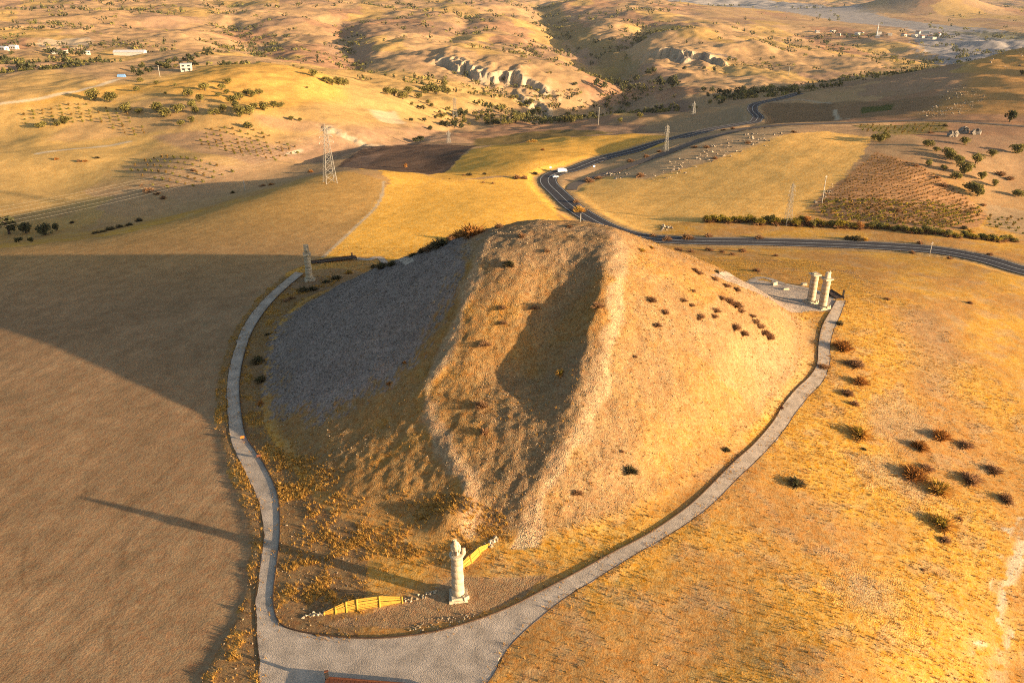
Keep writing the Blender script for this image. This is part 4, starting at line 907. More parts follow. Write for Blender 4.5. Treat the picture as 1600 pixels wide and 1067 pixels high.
#@@PART4
#@@PART4
# ------------------------------------------------------------------ vegetation templates (unit size, shared meshes)
def quads(C, N_, size, rnd):
    """random leaf quads at centres C"""
    n_ = len(C); a = rnd.normal(0, 1, (n_, 3)); a /= np.linalg.norm(a, axis=1)[:, None]; b = rnd.normal(0, 1, (n_, 3)); b -= (a * b).sum(1)[:, None] * a; b /= np.linalg.norm(b, axis=1)[:, None]
    s = (size * rnd.uniform(.6, 1.4, n_))[:, None]; k = (size * rnd.uniform(.35, .9, n_))[:, None]
    V = np.stack([C - a * s, C + b * k, C + a * s, C - b * k], 1); return V.reshape(-1, 3), np.arange(4 * n_).reshape(-1, 4)
def crown_mesh(name, seed, mat, n_clump=16, per=34, leaf=.10, rz=.8, zc=1.0, spread=.66, cr=.36):
    r_ = np.random.default_rng(seed); P = []; sh = []
    for _ in range(n_clump):
        d = r_.normal(0, 1, 3); d /= np.linalg.norm(d); c = d * spread * r_.uniform(.35, 1.0) * np.array([1, 1, rz]); c[2] += zc
        R = cr * r_.uniform(.65, 1.2); dd = r_.normal(0, 1, (per, 3)); dd /= np.linalg.norm(dd, axis=1)[:, None]
        P.append(c + dd * R * r_.uniform(.55, 1.0, per)[:, None] * np.array([1, 1, .85])); sh.append(np.full(per, r_.uniform(.7, 1.25)) * r_.uniform(.8, 1.2, per))
    P = np.vstack(P); sh = np.concatenate(sh); V, F = quads(P, None, leaf, r_); me = np_mesh(name, V, F, mat); attr(me, 'lv', 'FLOAT', np.repeat(sh, 4)); return me
def twig_mesh(name, seed, mat, n_=420, rz=.75, wid=.030, tuft=True):
    """spray of fine twigs / stalks fanning out from the ground"""
    r_ = np.random.default_rng(seed); az = r_.uniform(0, 6.283, n_); el = np.arcsin(r_.uniform(.05, 1, n_)); L = r_.uniform(.55, 1.05, n_) * (1 + .18 * np.sin(3 * az + seed))
    d = np.stack([np.cos(az) * np.cos(el), np.sin(az) * np.cos(el), np.sin(el) * rz], 1); st = r_.uniform(0, .55, n_)[:, None]
    A = d * L[:, None] * st; B = d * L[:, None] + r_.normal(0, .07, (n_, 3)); B[:, 2] = np.maximum(B[:, 2], .02)
    w = np.cross(d, r_.normal(0, 1, (n_, 3))); w /= np.linalg.norm(w, axis=1)[:, None]; w *= wid * r_.uniform(.6, 1.6, n_)[:, None]
    V = np.stack([A - w * .7, A + w * .7, B + w * .5, B - w * .5], 1).reshape(-1, 3); me = np_mesh(name, V, np.arange(4 * n_).reshape(-1, 4), mat); attr(me, 'lv', 'FLOAT', np.repeat(r_.uniform(.6, 1.35, n_), 4)); return me
def trunk_mesh(name, seed, mat):
    r_ = np.random.default_rng(seed); m = MB(); m.lathe([(.13, -.15), (.095, .12), (.075, .5), (.05, .85)], 8)
    for k in range(4):
        a = k * 1.6 + r_.uniform(0, .6); m.bar((0, 0, .38 + .1 * k), (.45 * math.cos(a), .45 * math.sin(a), .85 + .12 * k), .07, .03)
    me = bpy.data.meshes.new(name); me.from_pydata(m.v, [], m.f); me.materials.append(mat); me.update(); return me
M_BARK = simple_mat('bark', (.10, .07, .05), (.06, .045, .035), 6, .95)
M_OAK = var_mat('oak_leaves', (.25, .205, .06), (.18, .165, .055), 0, .3)
M_DARKL = var_mat('evergreen_leaves', (.07, .075, .032), (.09, .085, .04), 0, .25)
M_YELL = var_mat('autumn_yellow_leaves', (.38, .26, .035), (.22, .19, .035), 0, .3)
M_ORGL = var_mat('rust_leaves', (.42, .19, .05), (.30, .14, .045), 0, .3)
M_TWIG = var_mat('brown_twigs', (.36, .205, .10), (.26, .145, .08), 0, .25)
M_GOLDT = var_mat('golden_dry_stalks', (.56, .33, .08), (.42, .23, .06), 0, .3)
M_DKTW = var_mat('dark_shrub_leaves', (.11, .085, .05), (.14, .10, .05), 0, .15)
OAK = [crown_mesh('oak_crown', 100 + i, M_OAK, 18, 42, .10, .68, .66) for i in range(4)]
EVG = [crown_mesh('evergreen_crown', 120 + i, M_DARKL, 16, 40, .10, .75, .7) for i in range(3)]
YEL = [crown_mesh('yellow_crown', 140 + i, M_YELL, 14, 34, .09, .7, .62) for i in range(3)]
RED = [crown_mesh('rust_crown', 160 + i, M_ORGL, 14, 34, .09, .8, .9) for i in range(2)]
TRK = [trunk_mesh('trunk', 7 + i, M_BARK) for i in range(3)]
FAR_O = [crown_mesh('oak_crown', 180 + i, M_OAK, 9, 14, .17, .72, .72) for i in range(3)]
FAR_E = [crown_mesh('evergreen_crown', 190 + i, M_DARKL, 9, 14, .17, .8, .76) for i in range(3)]
TW = {'brown': [twig_mesh('twigs', 200 + i, M_TWIG) for i in range(3)], 'gold': [twig_mesh('twigs', 210 + i, M_GOLDT, 460) for i in range(3)], 'orange': [twig_mesh('twigs', 220 + i, M_ORGL, 460) for i in range(3)], 'dark': [twig_mesh('twigs', 230 + i, M_DKTW, 460) for i in range(3)]}
LF = {'brown': [crown_mesh('foliage', 240 + i, M_TWIG, 9, 20, .07, .5, .42, .6, .3) for i in range(2)], 'gold': [crown_mesh('foliage', 250 + i, M_YELL, 9, 22, .07, .5, .42, .6, .3) for i in range(2)], 'orange': [crown_mesh('foliage', 260 + i, M_ORGL, 9, 24, .07, .5, .42, .6, .3) for i in range(2)], 'dark': [crown_mesh('foliage', 270 + i, M_DARKL, 10, 30, .07, .5, .42, .6, .3) for i in range(2)]}
def put(name, p, s, label, cat, group, parts, rz=None, sz=1.0):
    t = empty(name, p, random.uniform(0, 6.28) if rz is None else rz); t.scale = (s * random.uniform(.8, 1.22), s * random.uniform(.8, 1.22), s * sz * random.uniform(.85, 1.1)); tag(t, label, cat, group)
    for pn, me in parts: link(pn, me, t)
    return t
def ordinal_labels(pts, kind, where):
    n_ = len(pts); o = sorted(range(n_), key=lambda i: pts[i][0]); L = [''] * n_
    for k, i in enumerate(o): L[i] = ('leftmost %s %s' % (kind, where) if k == 0 else 'rightmost %s %s' % (kind, where) if k == n_ - 1 and n_ > 1 else '%s %s from the left %s' % (ORD[k], kind, where)) if k < len(ORD) else '%s %s' % (kind, where)
    return L
def trees(pts, kind, where, group, tset, name, ox=0, oy=0, sc=1.0, dpx=17, sz=1.0, far=False):
    """pts: (x, y[, width]) centre of each crown in the photograph, in pixels of an enlarged view"""
    Pp = [((a[0] / sc) + ox, (a[1] / sc) + oy, (a[2] / sc if len(a) > 2 else dpx)) for a in pts]; L = ordinal_labels(Pp, kind, where)
    for i, (u, v, w) in enumerate(Pp):
        q = at(u, v + w * .32); R = metres(w, q) * .62; parts = [('crown', random.choice(tset))] + ([('trunk', random.choice(TRK))] if not far else [])
        put(name, q, R, L[i], 'tree', group, parts, None, sz * random.uniform(.9, 1.1))
def shrubs(pts, kind, where, group, col, ox=0, oy=0, sc=1.0, dpx=22, leafy=True, flat=1.0):
    Pp = [((a[0] / sc) + ox, (a[1] / sc) + oy, (a[2] / sc if len(a) > 2 else dpx), a[3] if len(a) > 3 else col) for a in pts]; L = ordinal_labels(Pp, kind, where)
    for i, (u, v, w, c) in enumerate(Pp):
        q = at(u, v + w * .22); R = metres(w, q) * .5; parts = [('twigs', random.choice(TW[c]))] + ([('foliage', random.choice(LF[c]))] if leafy else [])
        put('shrub', q - np.array([0, 0, .05]), R, L[i], 'shrub', group, parts, None, flat * random.uniform(.8, 1.1))
K = 2.6667
# left hillside oaks, by row
g = 'oaks scattered over the left hillside'
trees([(390, 400, 58), (460, 410, 50), (525, 452, 50), (580, 462, 36), (655, 450, 52), (690, 470, 55), (745, 455, 50)], 'oak', 'in the long row across the golden hillside', g, OAK, 'oak_tree', 0, 0, K)
trees([(570, 372, 28), (585, 335, 26), (650, 345, 26), (690, 388, 16), (730, 355, 14), (785, 385, 52), (855, 365, 42), (950, 340, 34), (925, 365, 32), (910, 395, 28)], 'small oak', 'on the upper golden hillside below the white house', g, OAK, 'oak_tree', 0, 0, K)
trees([(800, 435, 42), (815, 460, 38), (835, 412, 40), (895, 465, 44), (930, 455, 40), (970, 415, 52), (1000, 405, 40), (1030, 385, 36), (1050, 395, 34), (1080, 385, 32), (945, 385, 26), (985, 440, 46), (1000, 470, 56), (1040, 465, 44), (1060, 445, 36), (1100, 448, 42), (1140, 438, 38), (1170, 438, 32)], 'oak', 'in the dense grove on the golden hillside', g, OAK, 'oak_tree', 0, 0, K)
trees([(1035, 522, 42), (800, 500, 32), (755, 515, 30), (1215, 495, 24), (1250, 500, 20)], 'oak', 'standing below the grove on the golden hillside', g, OAK, 'oak_tree', 0, 0, K)
trees([(270, 500, 50), (240, 515, 36), (180, 520, 34), (163, 526, 28)], 'oak', 'below the young orchard rows on the left', g, OAK, 'oak_tree', 0, 0, K)
trees([(1305, 308, 36), (1360, 335, 38), (1385, 345, 34), (1410, 342, 40), (1435, 346, 34), (1260, 285, 14), (1280, 365, 14), (1225, 275, 12)], 'oak', 'on the far shoulder right of the grove', g, OAK, 'oak_tree', 0, 0, K)
trees([(950, 110, 60), (1000, 105, 50), (1050, 100, 50), (1110, 100, 55), (1160, 92, 50), (1220, 88, 55), (1280, 86, 50), (1310, 82, 40), (900, 114, 50), (860, 116, 40)], 'dark tree', 'in the dark orchard behind the white house', 'dark orchard trees behind the white house', FAR_E, 'orchard_tree', 0, 0, 4.0, far=True) if False else None
orch = []
for k in range(46):
    f = random.random(); u = 208 + f * 122; v = 116 - f * 33 + random.uniform(-8, 4) * (1 - .3 * f); orch.append((u, v, random.uniform(9, 13)))
for u, v, w in orch:
    q = at(u, v + 3); put('orchard_tree', q, metres(w, q) * .5, 'dark tree in the dense orchard left of the white house', 'tree', 'dark orchard trees left of the white house', [('crown', random.choice(FAR_E))])
trees([(85, 82, 15), (95, 85, 14), (103, 88, 13), (112, 84, 12), (122, 86, 13), (121, 96, 12), (76, 80, 12), (130, 84, 11), (8, 92, 14), (30, 105, 12), (18, 84, 10), (42, 104, 12)], 'dark tree', 'on the plain beyond the left crest', 'trees on the plain beyond the left crest', FAR_E, 'broadleaf_tree', far=True)
# shaded valley on the left
shrubs([(460, 950, 46, 'dark'), (500, 940, 44, 'dark'), (540, 932, 40, 'dark'), (580, 915, 40, 'dark'), (400, 965, 40, 'dark'), (430, 962, 30, 'dark'), (300, 925, 24, 'dark')], 'dark bush', 'along the shaded valley floor at the left', 'bushes in the shaded left valley', 'dark', 0, 0, K)
trees([(40, 950, 80), (110, 950, 70), (190, 955, 75), (80, 1000, 34), (130, 1000, 30), (235, 950, 40)], 'dark tree', 'in the shaded valley at the left edge', 'trees in the shaded left valley', EVG, 'valley_tree', 0, 0, K)
shrubs([(620, 785, 60, 'brown'), (655, 800, 40, 'brown'), (680, 820, 40, 'brown'), (805, 705, 34, 'brown'), (590, 770, 26, 'brown'), (970, 800, 28, 'dark'), (1295, 712, 30, 'orange'), (1130, 765, 34, 'orange'), (1095, 770, 34, 'brown'), (235, 660, 24, 'orange'), (330, 668, 26, 'brown'), (355, 668, 26, 'orange'), (405, 655, 24, 'dark')], 'shrub', 'on the lower slope above the shaded valley', 'shrubs above the shaded left valley', 'brown', 0, 0, K)
# middle ground
g = 'trees of the middle hillside'
trees([(230, 385, 46), (200, 380, 42), (265, 400, 44), (290, 378, 40), (330, 400, 34)], 'green tree', 'in the left clump on the middle hillside', g, OAK, 'broadleaf_tree', 530, 0, K)
trees([(360, 375, 50), (385, 365, 46), (405, 378, 50), (430, 370, 40), (450, 382, 36), (370, 425, 24), (385, 438, 22), (440, 350, 28)], 'green tree', 'in the dense clump on the middle hillside', g, OAK, 'broadleaf_tree', 530, 0, K)
trees([(605, 392, 18), (670, 402, 18), (720, 405, 20), (740, 405, 20), (682, 450, 26), (780, 430, 26), (800, 425, 24), (760, 438, 24)], 'small tree', 'on the brown middle hillside field', g, OAK, 'broadleaf_tree', 530, 0, K)
trees([(485, 478, 34), (505, 470, 32), (520, 478, 28), (430, 515, 30), (450, 520, 36), (480, 520, 40), (510, 525, 34), (340, 580, 34), (320, 585, 30), (380, 535, 26), (355, 500, 22), (300, 500, 20), (400, 490, 20)], 'tree', 'along the shaded stream left of centre', g, EVG, 'stream_tree', 530, 0, K)
trees([(655, 507, 34), (685, 510, 34), (710, 508, 32), (735, 500, 34), (760, 490, 36), (785, 480, 34), (805, 470, 34), (830, 460, 30), (640, 510, 24)], 'green bush tree', 'along the middle hillside foot', g, OAK, 'broadleaf_tree', 530, 0, K)
trees([(1170, 500, 28), (970, 497, 44), (940, 500, 34), (915, 500, 34), (900, 495, 30), (1255, 480, 32)], 'round tree', 'on the fields below the gorge', g, OAK, 'broadleaf_tree', 530, 0, K)
shrubs([(848, 622, 22, 'orange'), (790, 588, 26, 'gold'), (810, 585, 30, 'gold'), (740, 735, 44, 'brown'), (770, 738, 36, 'brown'), (815, 720, 34, 'dark'), (540, 725, 30, 'dark'), (605, 722, 28, 'dark'), (520, 728, 20, 'brown'), (600, 758, 18, 'brown'), (640, 762, 18, 'brown'), (460, 745, 8, 'dark')], 'shrub', 'on the golden lobe behind the mound', 'shrubs around the golden lobe', 'brown', 530, 0, K)
q = at(633, 263); put('rust_tree', q, metres(11, q) * .5, 'lone rust red tree on the dark ploughed field', 'tree', None, [('crown', RED[0]), ('trunk', TRK[0])])
# gorge and far side trees
g = 'dark trees in the gorge'
trees([(1070, 352, 40), (1100, 360, 40), (1130, 340, 46), (1160, 345, 40), (1190, 350, 36), (1240, 330, 40), (1290, 300, 44), (1310, 292, 40), (1330, 350, 60), (1380, 350, 60), (1400, 355, 50), (980, 350, 26), (1220, 372, 40), (1180, 378, 36)], 'dark tree', 'along the gorge below the right hand cliffs', g, FAR_E, 'gorge_tree', 530, 0, K, far=True)
trees([(1100, 140, 12), (1112, 141, 13), (1125, 143, 13), (1138, 145, 13), (1150, 146, 13), (1160, 140, 12), (1130, 150, 13), (1145, 152, 13), (1118, 152, 12), (1172, 144, 11), (1105, 150, 10), (1115, 110, 9), (1070, 108, 10), (1100, 108, 9)], 'dark tree', 'in the shaded hollow left of the distant road bend', g, FAR_E, 'gorge_tree', far=True)
# right hillside
g = 'oaks on the right hillside'
trees([(815, 575, 34), (840, 578, 44), (862, 572, 34)], 'oak', 'of the clump at the head of the vineyard', g, OAK, 'oak_tree', 1060, 0, K)
trees([(1380, 490, 58), (1428, 305, 30)], 'dark round tree', 'standing alone on the stony right hill', g, EVG, 'oak_tree', 1060, 0, K)
trees([(1040, 597, 42), (1075, 622, 32), (1118, 635, 56), (1135, 650, 52), (1165, 672, 50), (1190, 702, 66), (1155, 732, 48), (1238, 665, 52), (1305, 640, 40), (1410, 622, 56), (1040, 680, 36), (1190, 590, 44), (1263, 735, 40), (1225, 780, 66), (1245, 800, 56), (1315, 765, 36), (1415, 803, 50), (1105, 700, 32)], 'oak', 'on the slope above and right of the vineyard', g, OAK, 'oak_tree', 1060, 0, K)
shrubs([(990, 685, 36, 'brown'), (1050, 550, 26, 'brown'), (1110, 520, 30, 'dark'), (1340, 720, 50, 'brown'), (1380, 740, 40, 'brown'), (1190, 945, 40, 'dark'), (1215, 960, 36, 'gold'), (1270, 850, 30, 'brown'), (910, 870, 44, 'brown'), (1100, 765, 44, 'brown'), (1075, 735, 34, 'brown')], 'brown shrub', 'among the right slope oaks', 'shrubs of the right hillside', 'brown', 1060, 0, K)
# hedge between vineyard and road
hd = [(1105 + 8.2 * i, 343.5 + (i * 8.2) * .036 + random.uniform(-2.5, 2.5), random.uniform(14, 21), random.choice(['gold', 'gold', 'orange', 'gold', 'dark'])) for i in range(30)]
hd2 = [(1352 + 8.6 * i, 352.5 + (i * 8.6) * .10 + random.uniform(-2, 2), random.uniform(12, 17), random.choice(['gold', 'dark', 'gold', 'dark'])) for i in range(28)]
for hl, wh in ((hd, 'in the yellow hedge below the pale golden field'), (hd2, 'in the green hedge below the vineyard')):
    LB = ordinal_labels(hl, 'bush', wh)
    for (u, v, w, c), lb in zip(hl, LB):
        q = at(u, v + 3); put('hedge_bush', q, metres(w, q) * .55, lb, 'bush', 'hedge bushes beside the vineyard', [('foliage', random.choice(YEL if c == 'gold' else RED if c == 'orange' and random.random() < .3 else YEL if c == 'orange' else OAK)), ('twigs', random.choice(TW['brown']))])
# roadside scrub
shrubs([(905, 326, 22, 'gold'), (1042, 372, 16), (1020, 366, 16), (1074, 368, 22), (1107, 367, 15), (1186, 369, 18), (1325, 370, 18, 'dark'), (1338, 371, 20, 'dark'), (1352, 372, 14, 'gold')], 'shrub', 'on the far verge of the asphalt road', 'roadside shrubs', 'brown')
shrubs([(1059, 388, 15), (1079, 390, 16), (1108, 388, 16), (1160, 390, 15), (1018, 385, 12, 'gold'), (1003, 389, 14, 'gold'), (1128, 392, 12), (1144, 396, 12), (1212, 398, 10), (1182, 421, 14), (1119, 423, 12, 'dark'), (1425, 393, 12), (1483, 402, 12), (1546, 396, 12), (1437, 378, 14), (1515, 472, 10), (1386, 466, 10)], 'low shrub', 'on the near grass between road and mound', 'roadside shrubs', 'brown')
shrubs([(1085, 228, 12), (1104, 228, 13), (1117, 246, 10), (1000, 272, 18), (935, 276, 16), (920, 280, 20), (1168, 222, 10), (1240, 205, 10), (900, 314, 14), (1145, 200, 10), (1130, 202, 10), (1030, 235, 12), (1010, 243, 12), (985, 250, 12)], 'shrub', 'on the rocky rise beside the worn road', 'shrubs of the rocky rise', 'brown')
# the mound's own shrubs
g = 'shrubs growing on the burial mound'
shrubs([(738, 358, 48, 'orange'), (720, 364, 32, 'orange'), (708, 369, 26, 'brown'), (688, 378, 36, 'dark'), (673, 384, 30, 'brown'), (660, 390, 22, 'dark'), (646, 396, 18, 'dark'), (612, 410, 24, 'dark'), (598, 413, 24, 'dark'), (585, 415, 16, 'dark')], 'bush', 'along the upper left skyline of the mound', g, 'brown')
shrubs([(545, 424, 14, 'gold'), (525, 432, 19, 'dark'), (510, 438, 16, 'dark'), (488, 449, 20, 'dark'), (474, 451, 20, 'dark'), (455, 464, 14, 'brown'), (447, 468, 12, 'brown')], 'dark bush', 'below the shaded scree near the slab column', g, 'dark')
shrubs([(403, 560, 28, 'dark'), (408, 590, 24, 'dark'), (418, 521, 10, 'dark'), (407, 628, 14, 'orange'), (632, 565, 8, 'orange'), (608, 597, 12, 'orange')], 'shrub', 'on the left flank of the mound', g, 'dark')
shrubs([(815, 366, 18, 'brown'), (795, 410, 24, 'dark'), (835, 478, 18, 'brown'), (785, 479, 16, 'brown'), (787, 502, 14, 'brown'), (757, 535, 20, 'brown'), (752, 630, 28, 'brown'), (757, 672, 20, 'brown'), (875, 580, 20, 'gold'), (934, 474, 24, 'brown'), (855, 390, 14, 'brown'), (890, 352, 12), (780, 352, 16)], 'shrub', 'in the mound hollow or on its summit', g, 'brown')
shrubs([(1019, 466, 20), (1027, 505, 18), (1040, 486, 18), (1068, 467, 14), (1081, 475, 12), (1083, 452, 14), (1096, 492, 18), (1092, 496, 12), (1119, 482, 20), (1116, 492, 16), (1139, 467, 26), (1128, 463, 18), (1150, 474, 24), (1158, 483, 18), (1150, 508, 22), (1162, 518, 20)], 'brown shrub', 'on the upper right flank of the mound', g, 'brown')
shrubs([(1180, 500, 18), (1187, 507, 22), (1194, 517, 22), (1203, 524, 22), (1176, 492, 14), (1134, 444, 16), (1151, 450, 16), (1117, 434, 16), (1092, 424, 16), (1086, 420, 12), (985, 732, 26, 'dark'), (903, 767, 18), (1135, 700, 16, 'dark'), (972, 703, 10), (993, 556, 8)], 'shrub', 'on the lower right flank of the mound', g, 'brown')
# right slope
g = 'shrubs on the golden slope right of the path'
shrubs([(1312, 503, 17, 'dark'), (1316, 537, 36, 'orange'), (1336, 564, 32, 'brown'), (1287, 570, 20, 'brown'), (1344, 592, 32, 'orange'), (1324, 610, 28, 'brown'), (1335, 628, 18, 'brown'), (1344, 671, 46, 'gold')], 'shrub', 'in the line just right of the upper path', g, 'brown')
shrubs([(1470, 674, 42, 'orange'), (1437, 692, 34, 'orange'), (1508, 690, 34, 'brown'), (1427, 734, 42, 'orange'), (1448, 728, 26, 'brown'), (1467, 757, 46, 'gold'), (1516, 742, 40, 'brown'), (1553, 729, 32, 'brown'), (1572, 775, 30, 'brown'), (1473, 810, 46, 'gold'), (1476, 840, 24, 'brown'), (1498, 808, 14, 'brown'), (1442, 888, 10, 'brown'), (1244, 750, 30, 'dark'), (1350, 700, 10, 'dark')], 'shrub', 'on the open golden slope at the right', g, 'brown')
# vines: nearest 300 singly, the rest joined
VP = plan([(1368, 240), (1312, 287), (1272, 325), (1290, 341), (1360, 348), (1470, 358), (1526, 350), (1536, 330), (1500, 302), (1440, 262)])
a0, a1 = plan([(1300, 340), (1480, 280)]); d_ = (a1 - a0) / np.linalg.norm(a1 - a0); n_ = np.array([-d_[1], d_[0]]); vs = []
for i in range(-90, 90):
    for j in range(-90, 90):
        q = VP.mean(0) + d_ * i * 2.1 + n_ * j * 2.9 + rng.normal(0, .25, 2)
        if in_poly(np.array([q[0]]), np.array([q[1]]), VP)[0]: vs.append(q)
vs = np.array(vs); vs = vs[rng.random(len(vs)) < .86]; vs = vs[np.argsort(vs[:, 1])]
vz = zt(vs[:, 0], vs[:, 1]); vy = fbm(vs[:, 0], vs[:, 1], 22, 3, .5, 3.3)
M_VINE = var_mat('vine_leaves_green', (.26, .21, .04), (.18, .17, .04), 0, .25); M_VINEB = var_mat('vine_leaves_brown', (.20, .11, .045), (.26, .17, .05), 0, .2)
VM = [crown_mesh('vine_leaves', 300 + i, M_VINE if i < 2 else (M_YELL if i == 2 else M_VINEB), 5, 9, .2, .55, .45, .5, .4) for i in range(4)]
for k, (q, z) in enumerate(zip(vs, vz)):
    c = (0 if k % 2 else 2) if vy[k] + rng.normal(0, .25) > 0.0 else (3 if rng.random() < .8 else 1)
    if k < 300:
        o = link('vine', VM[c], None, (q[0], q[1], z)); s = random.uniform(1.05, 1.6); o.scale = (s, s, s); o.rotation_euler = (0, 0, random.uniform(0, 6)); tag(o, 'low vine bush in the rows of the reddish vineyard', 'vine', 'vines in the right hand vineyard')
def joined(pts, z, sizes, mats_mesh, name, label, cat):
    """many small plants as one mass"""
    me0 = mats_mesh; nv = len(me0.vertices); c = np.empty(nv * 3, np.float32); me0.vertices.foreach_get('co', c); c = c.reshape(-1, 3); lv = np.empty(nv, np.float32); me0.attributes['lv'].data.foreach_get('value', lv)
    m_ = len(pts); a = rng.uniform(0, 6.28, m_); ca, sa = np.cos(a)[:, None], np.sin(a)[:, None]; S = np.asarray(sizes)[:, None]
    X = (c[None, :, 0] * ca - c[None, :, 1] * sa) * S + pts[:, 0][:, None]; Y = (c[None, :, 0] * sa + c[None, :, 1] * ca) * S + pts[:, 1][:, None]; Z = c[None, :, 2] * S * rng.uniform(.8, 1.2, (m_, 1)) + z[:, None]
    me = np_mesh(name, np.stack([X, Y, Z], 2).reshape(-1, 3), np.arange(m_ * nv).reshape(-1, 4), me0.materials[0]); attr(me, 'lv', 'FLOAT', (lv[None] * rng.uniform(.75, 1.25, (m_, 1))).ravel())
    o = link(name, me); tag(o, label, cat, None, 'stuff'); return o
if len(vs) > 300: joined(vs[300:], vz[300:], rng.uniform(.6, 1.0, len(vs) - 300), VM[3], 'vines', 'mass of browned vines at the back of the vineyard', 'vines')
# young orchard rows on the left hillside
for P, (b0, b1), lb in (([(40, 176), (130, 160), (190, 172), (240, 205), (200, 214), (150, 190), (60, 200), (20, 196)], ((30, 195), (180, 178)), 'small bush in the young orchard rows on the left hillside'), ([(1330, 196), (1470, 191), (1480, 203), (1400, 210), (1350, 206)], ((1335, 200), (1470, 195)), 'small green bush in the plot above the vineyard'), ([(1545, 335), (1598, 340), (1598, 368), (1540, 352)], ((1545, 340), (1598, 362)), 'small bush in the pale orchard plot at the right edge'), ([(330, 200), (400, 205), (475, 232), (430, 252), (380, 246), (290, 224)], ((320, 210), (450, 240)), 'small bush in the brown plot above the shaded left valley'), ([(190, 262), (240, 248), (320, 250), (370, 270), (300, 300), (240, 292)], ((200, 262), (340, 285)), 'small bush in the stony plot on the lower left slope')):
    VQ = plan(P); a0, a1 = plan([b0, b1]); d_ = (a1 - a0) / np.linalg.norm(a1 - a0); n_ = np.array([-d_[1], d_[0]]); cc = []
    stp = 6.0 if P[0][0] < 600 else 4.0
    for i in range(-40, 40):
        for j in range(-40, 40):
            q = VQ.mean(0) + d_ * i * stp + n_ * j * stp * 1.2 + rng.normal(0, .3, 2)
            if in_poly(np.array([q[0]]), np.array([q[1]]), VQ)[0] and rng.random() < .85: cc.append(q)
    for q in [cc[i] for i in rng.permutation(len(cc))[:110]]:
        o = link('orchard_bush', VM[1] if rng.random() < .6 else VM[3], None, (q[0], q[1], float(zt(*q)))); s = random.uniform(1.0, 1.7) * stp / 5; o.scale = (s, s, s * 1.2); tag(o, lb, 'bush', 'bushes in orchard rows')
# far scattered trees: the nearest singly, the rest as one mass
pts = []
while len(pts) < 5200:
    m_ = 6000; s_ = rng.uniform(-.66, .66, m_); y_ = np.exp(rng.uniform(math.log(820), math.log(5200), m_)); x_ = s_ * (y_ + CC)
    dn = fbm(x_, y_, 260, 3, .55, 14.2) + .5 * fbm(x_, y_, 60, 2, .5, 4.2); zz = zt(x_, y_); lap = zt(x_ + 45, y_) + zt(x_ - 45, y_) + zt(x_, y_ + 45) + zt(x_, y_ - 45) - 4 * zz
    ok = (dn + .03 * np.clip(lap, -10, 14) + rng.normal(0, .16, m_) > .38)
    ok &= ~((s_ > .19) & (y_ > 2700) & (y_ < 4300) & (rng.random(m_) < .8))
    pts += [np.array((a, b)) for a, b in zip(x_[ok], y_[ok])]
pts = np.array(pts[:5200]); pts = pts[np.argsort(pts[:, 1])]
pz = zt(pts[:, 0], pts[:, 1]); psz = rng.uniform(2.4, 5.4, len(pts)) * np.clip(pts[:, 1] / 1400, 1.0, 1.9)
for k in range(240):
    lf = k % 2; o = link('far_tree', random.choice(FAR_E if lf else FAR_O), None, (pts[k, 0], pts[k, 1], pz[k])); s = psz[k] * .8; o.scale = (s, s, s); tag(o, 'small round tree dotted on the far brown hills', 'tree', 'far scattered trees')
h_ = (len(pts) - 240) // 2; oo = rng.permutation(np.arange(240, len(pts)))
joined(pts[oo[:h_]], pz[oo[:h_]], psz[oo[:h_]], crown_mesh('woodland', 401, M_DARKL, 4, 5, .34, .75, .75), 'woodland', 'dark green trees massed over the far valleys', 'woodland')
joined(pts[oo[h_:]], pz[oo[h_:]], psz[oo[h_:]], crown_mesh('woodland', 402, M_OAK, 4, 5, .34, .7, .7), 'woodland', 'olive green trees scattered over the far hills', 'woodland')
#@@PART5
# ------------------------------------------------------------------ outcrops, loose stones, dry grass
M_ROCK = var_mat('grey_outcrop', (.36, .285, .20), (.27, .22, .17))
def rocks(P, n_, lo, hi, label, seed):
    Q = plan(P); r_ = np.random.default_rng(seed); XY = []
    while len(XY) < n_:
        q = r_.uniform(Q.min(0), Q.max(0))
        if in_poly(q[:1], q[1:], Q)[0] and perlin(np.array([q[0] / 9.]), np.array([q[1] / 9.]))[0] > -.1: XY.append(q)
    XY = np.array(XY); sz_ = lo + (hi - lo) * r_.random(n_) ** 2.5; o = link('rock_outcrop', stones(np.column_stack([XY, zt(XY[:, 0], XY[:, 1]) + sz_ * .2]), sz_, seed, 'rock_outcrop', M_ROCK)); tag(o, label, 'rocks', None, 'stuff')
rocks([(1000, 272), (1080, 238), (1150, 213), (1225, 206), (1222, 226), (1150, 242), (1100, 264), (1030, 285)], 300, .2, 1.15, 'pale rock outcrops on the rise above the golden field', 5)
rocks([(1430, 180), (1470, 150), (1500, 128), (1540, 150), (1520, 175), (1470, 184)], 420, .25, 1.1, 'pale stones strewn over the lower right hill', 6)
rocks([(1520, 95), (1560, 80), (1610, 78), (1610, 105), (1570, 110)], 420, .4, 1.7, 'pale rocks crowning the right hill', 7)
rocks([(930, 278), (960, 268), (985, 272), (960, 284)], 60, .3, 1.2, 'pale rock outcrop at the bend of the worn road', 8)
rocks([(1265, 320), (1300, 288), (1306, 296), (1275, 326)], 40, .3, 1.0, 'pale boulders on the field boundary beside the vineyard', 9)
rocks([(1030, 352), (1060, 346), (1062, 354), (1032, 362)], 40, .3, .9, 'heap of pale stones at the foot of the golden field', 10)
M_CRAG = simple_mat('grey_crag_rock', (.27, .23, .19), (.16, .14, .12), .5, .95)
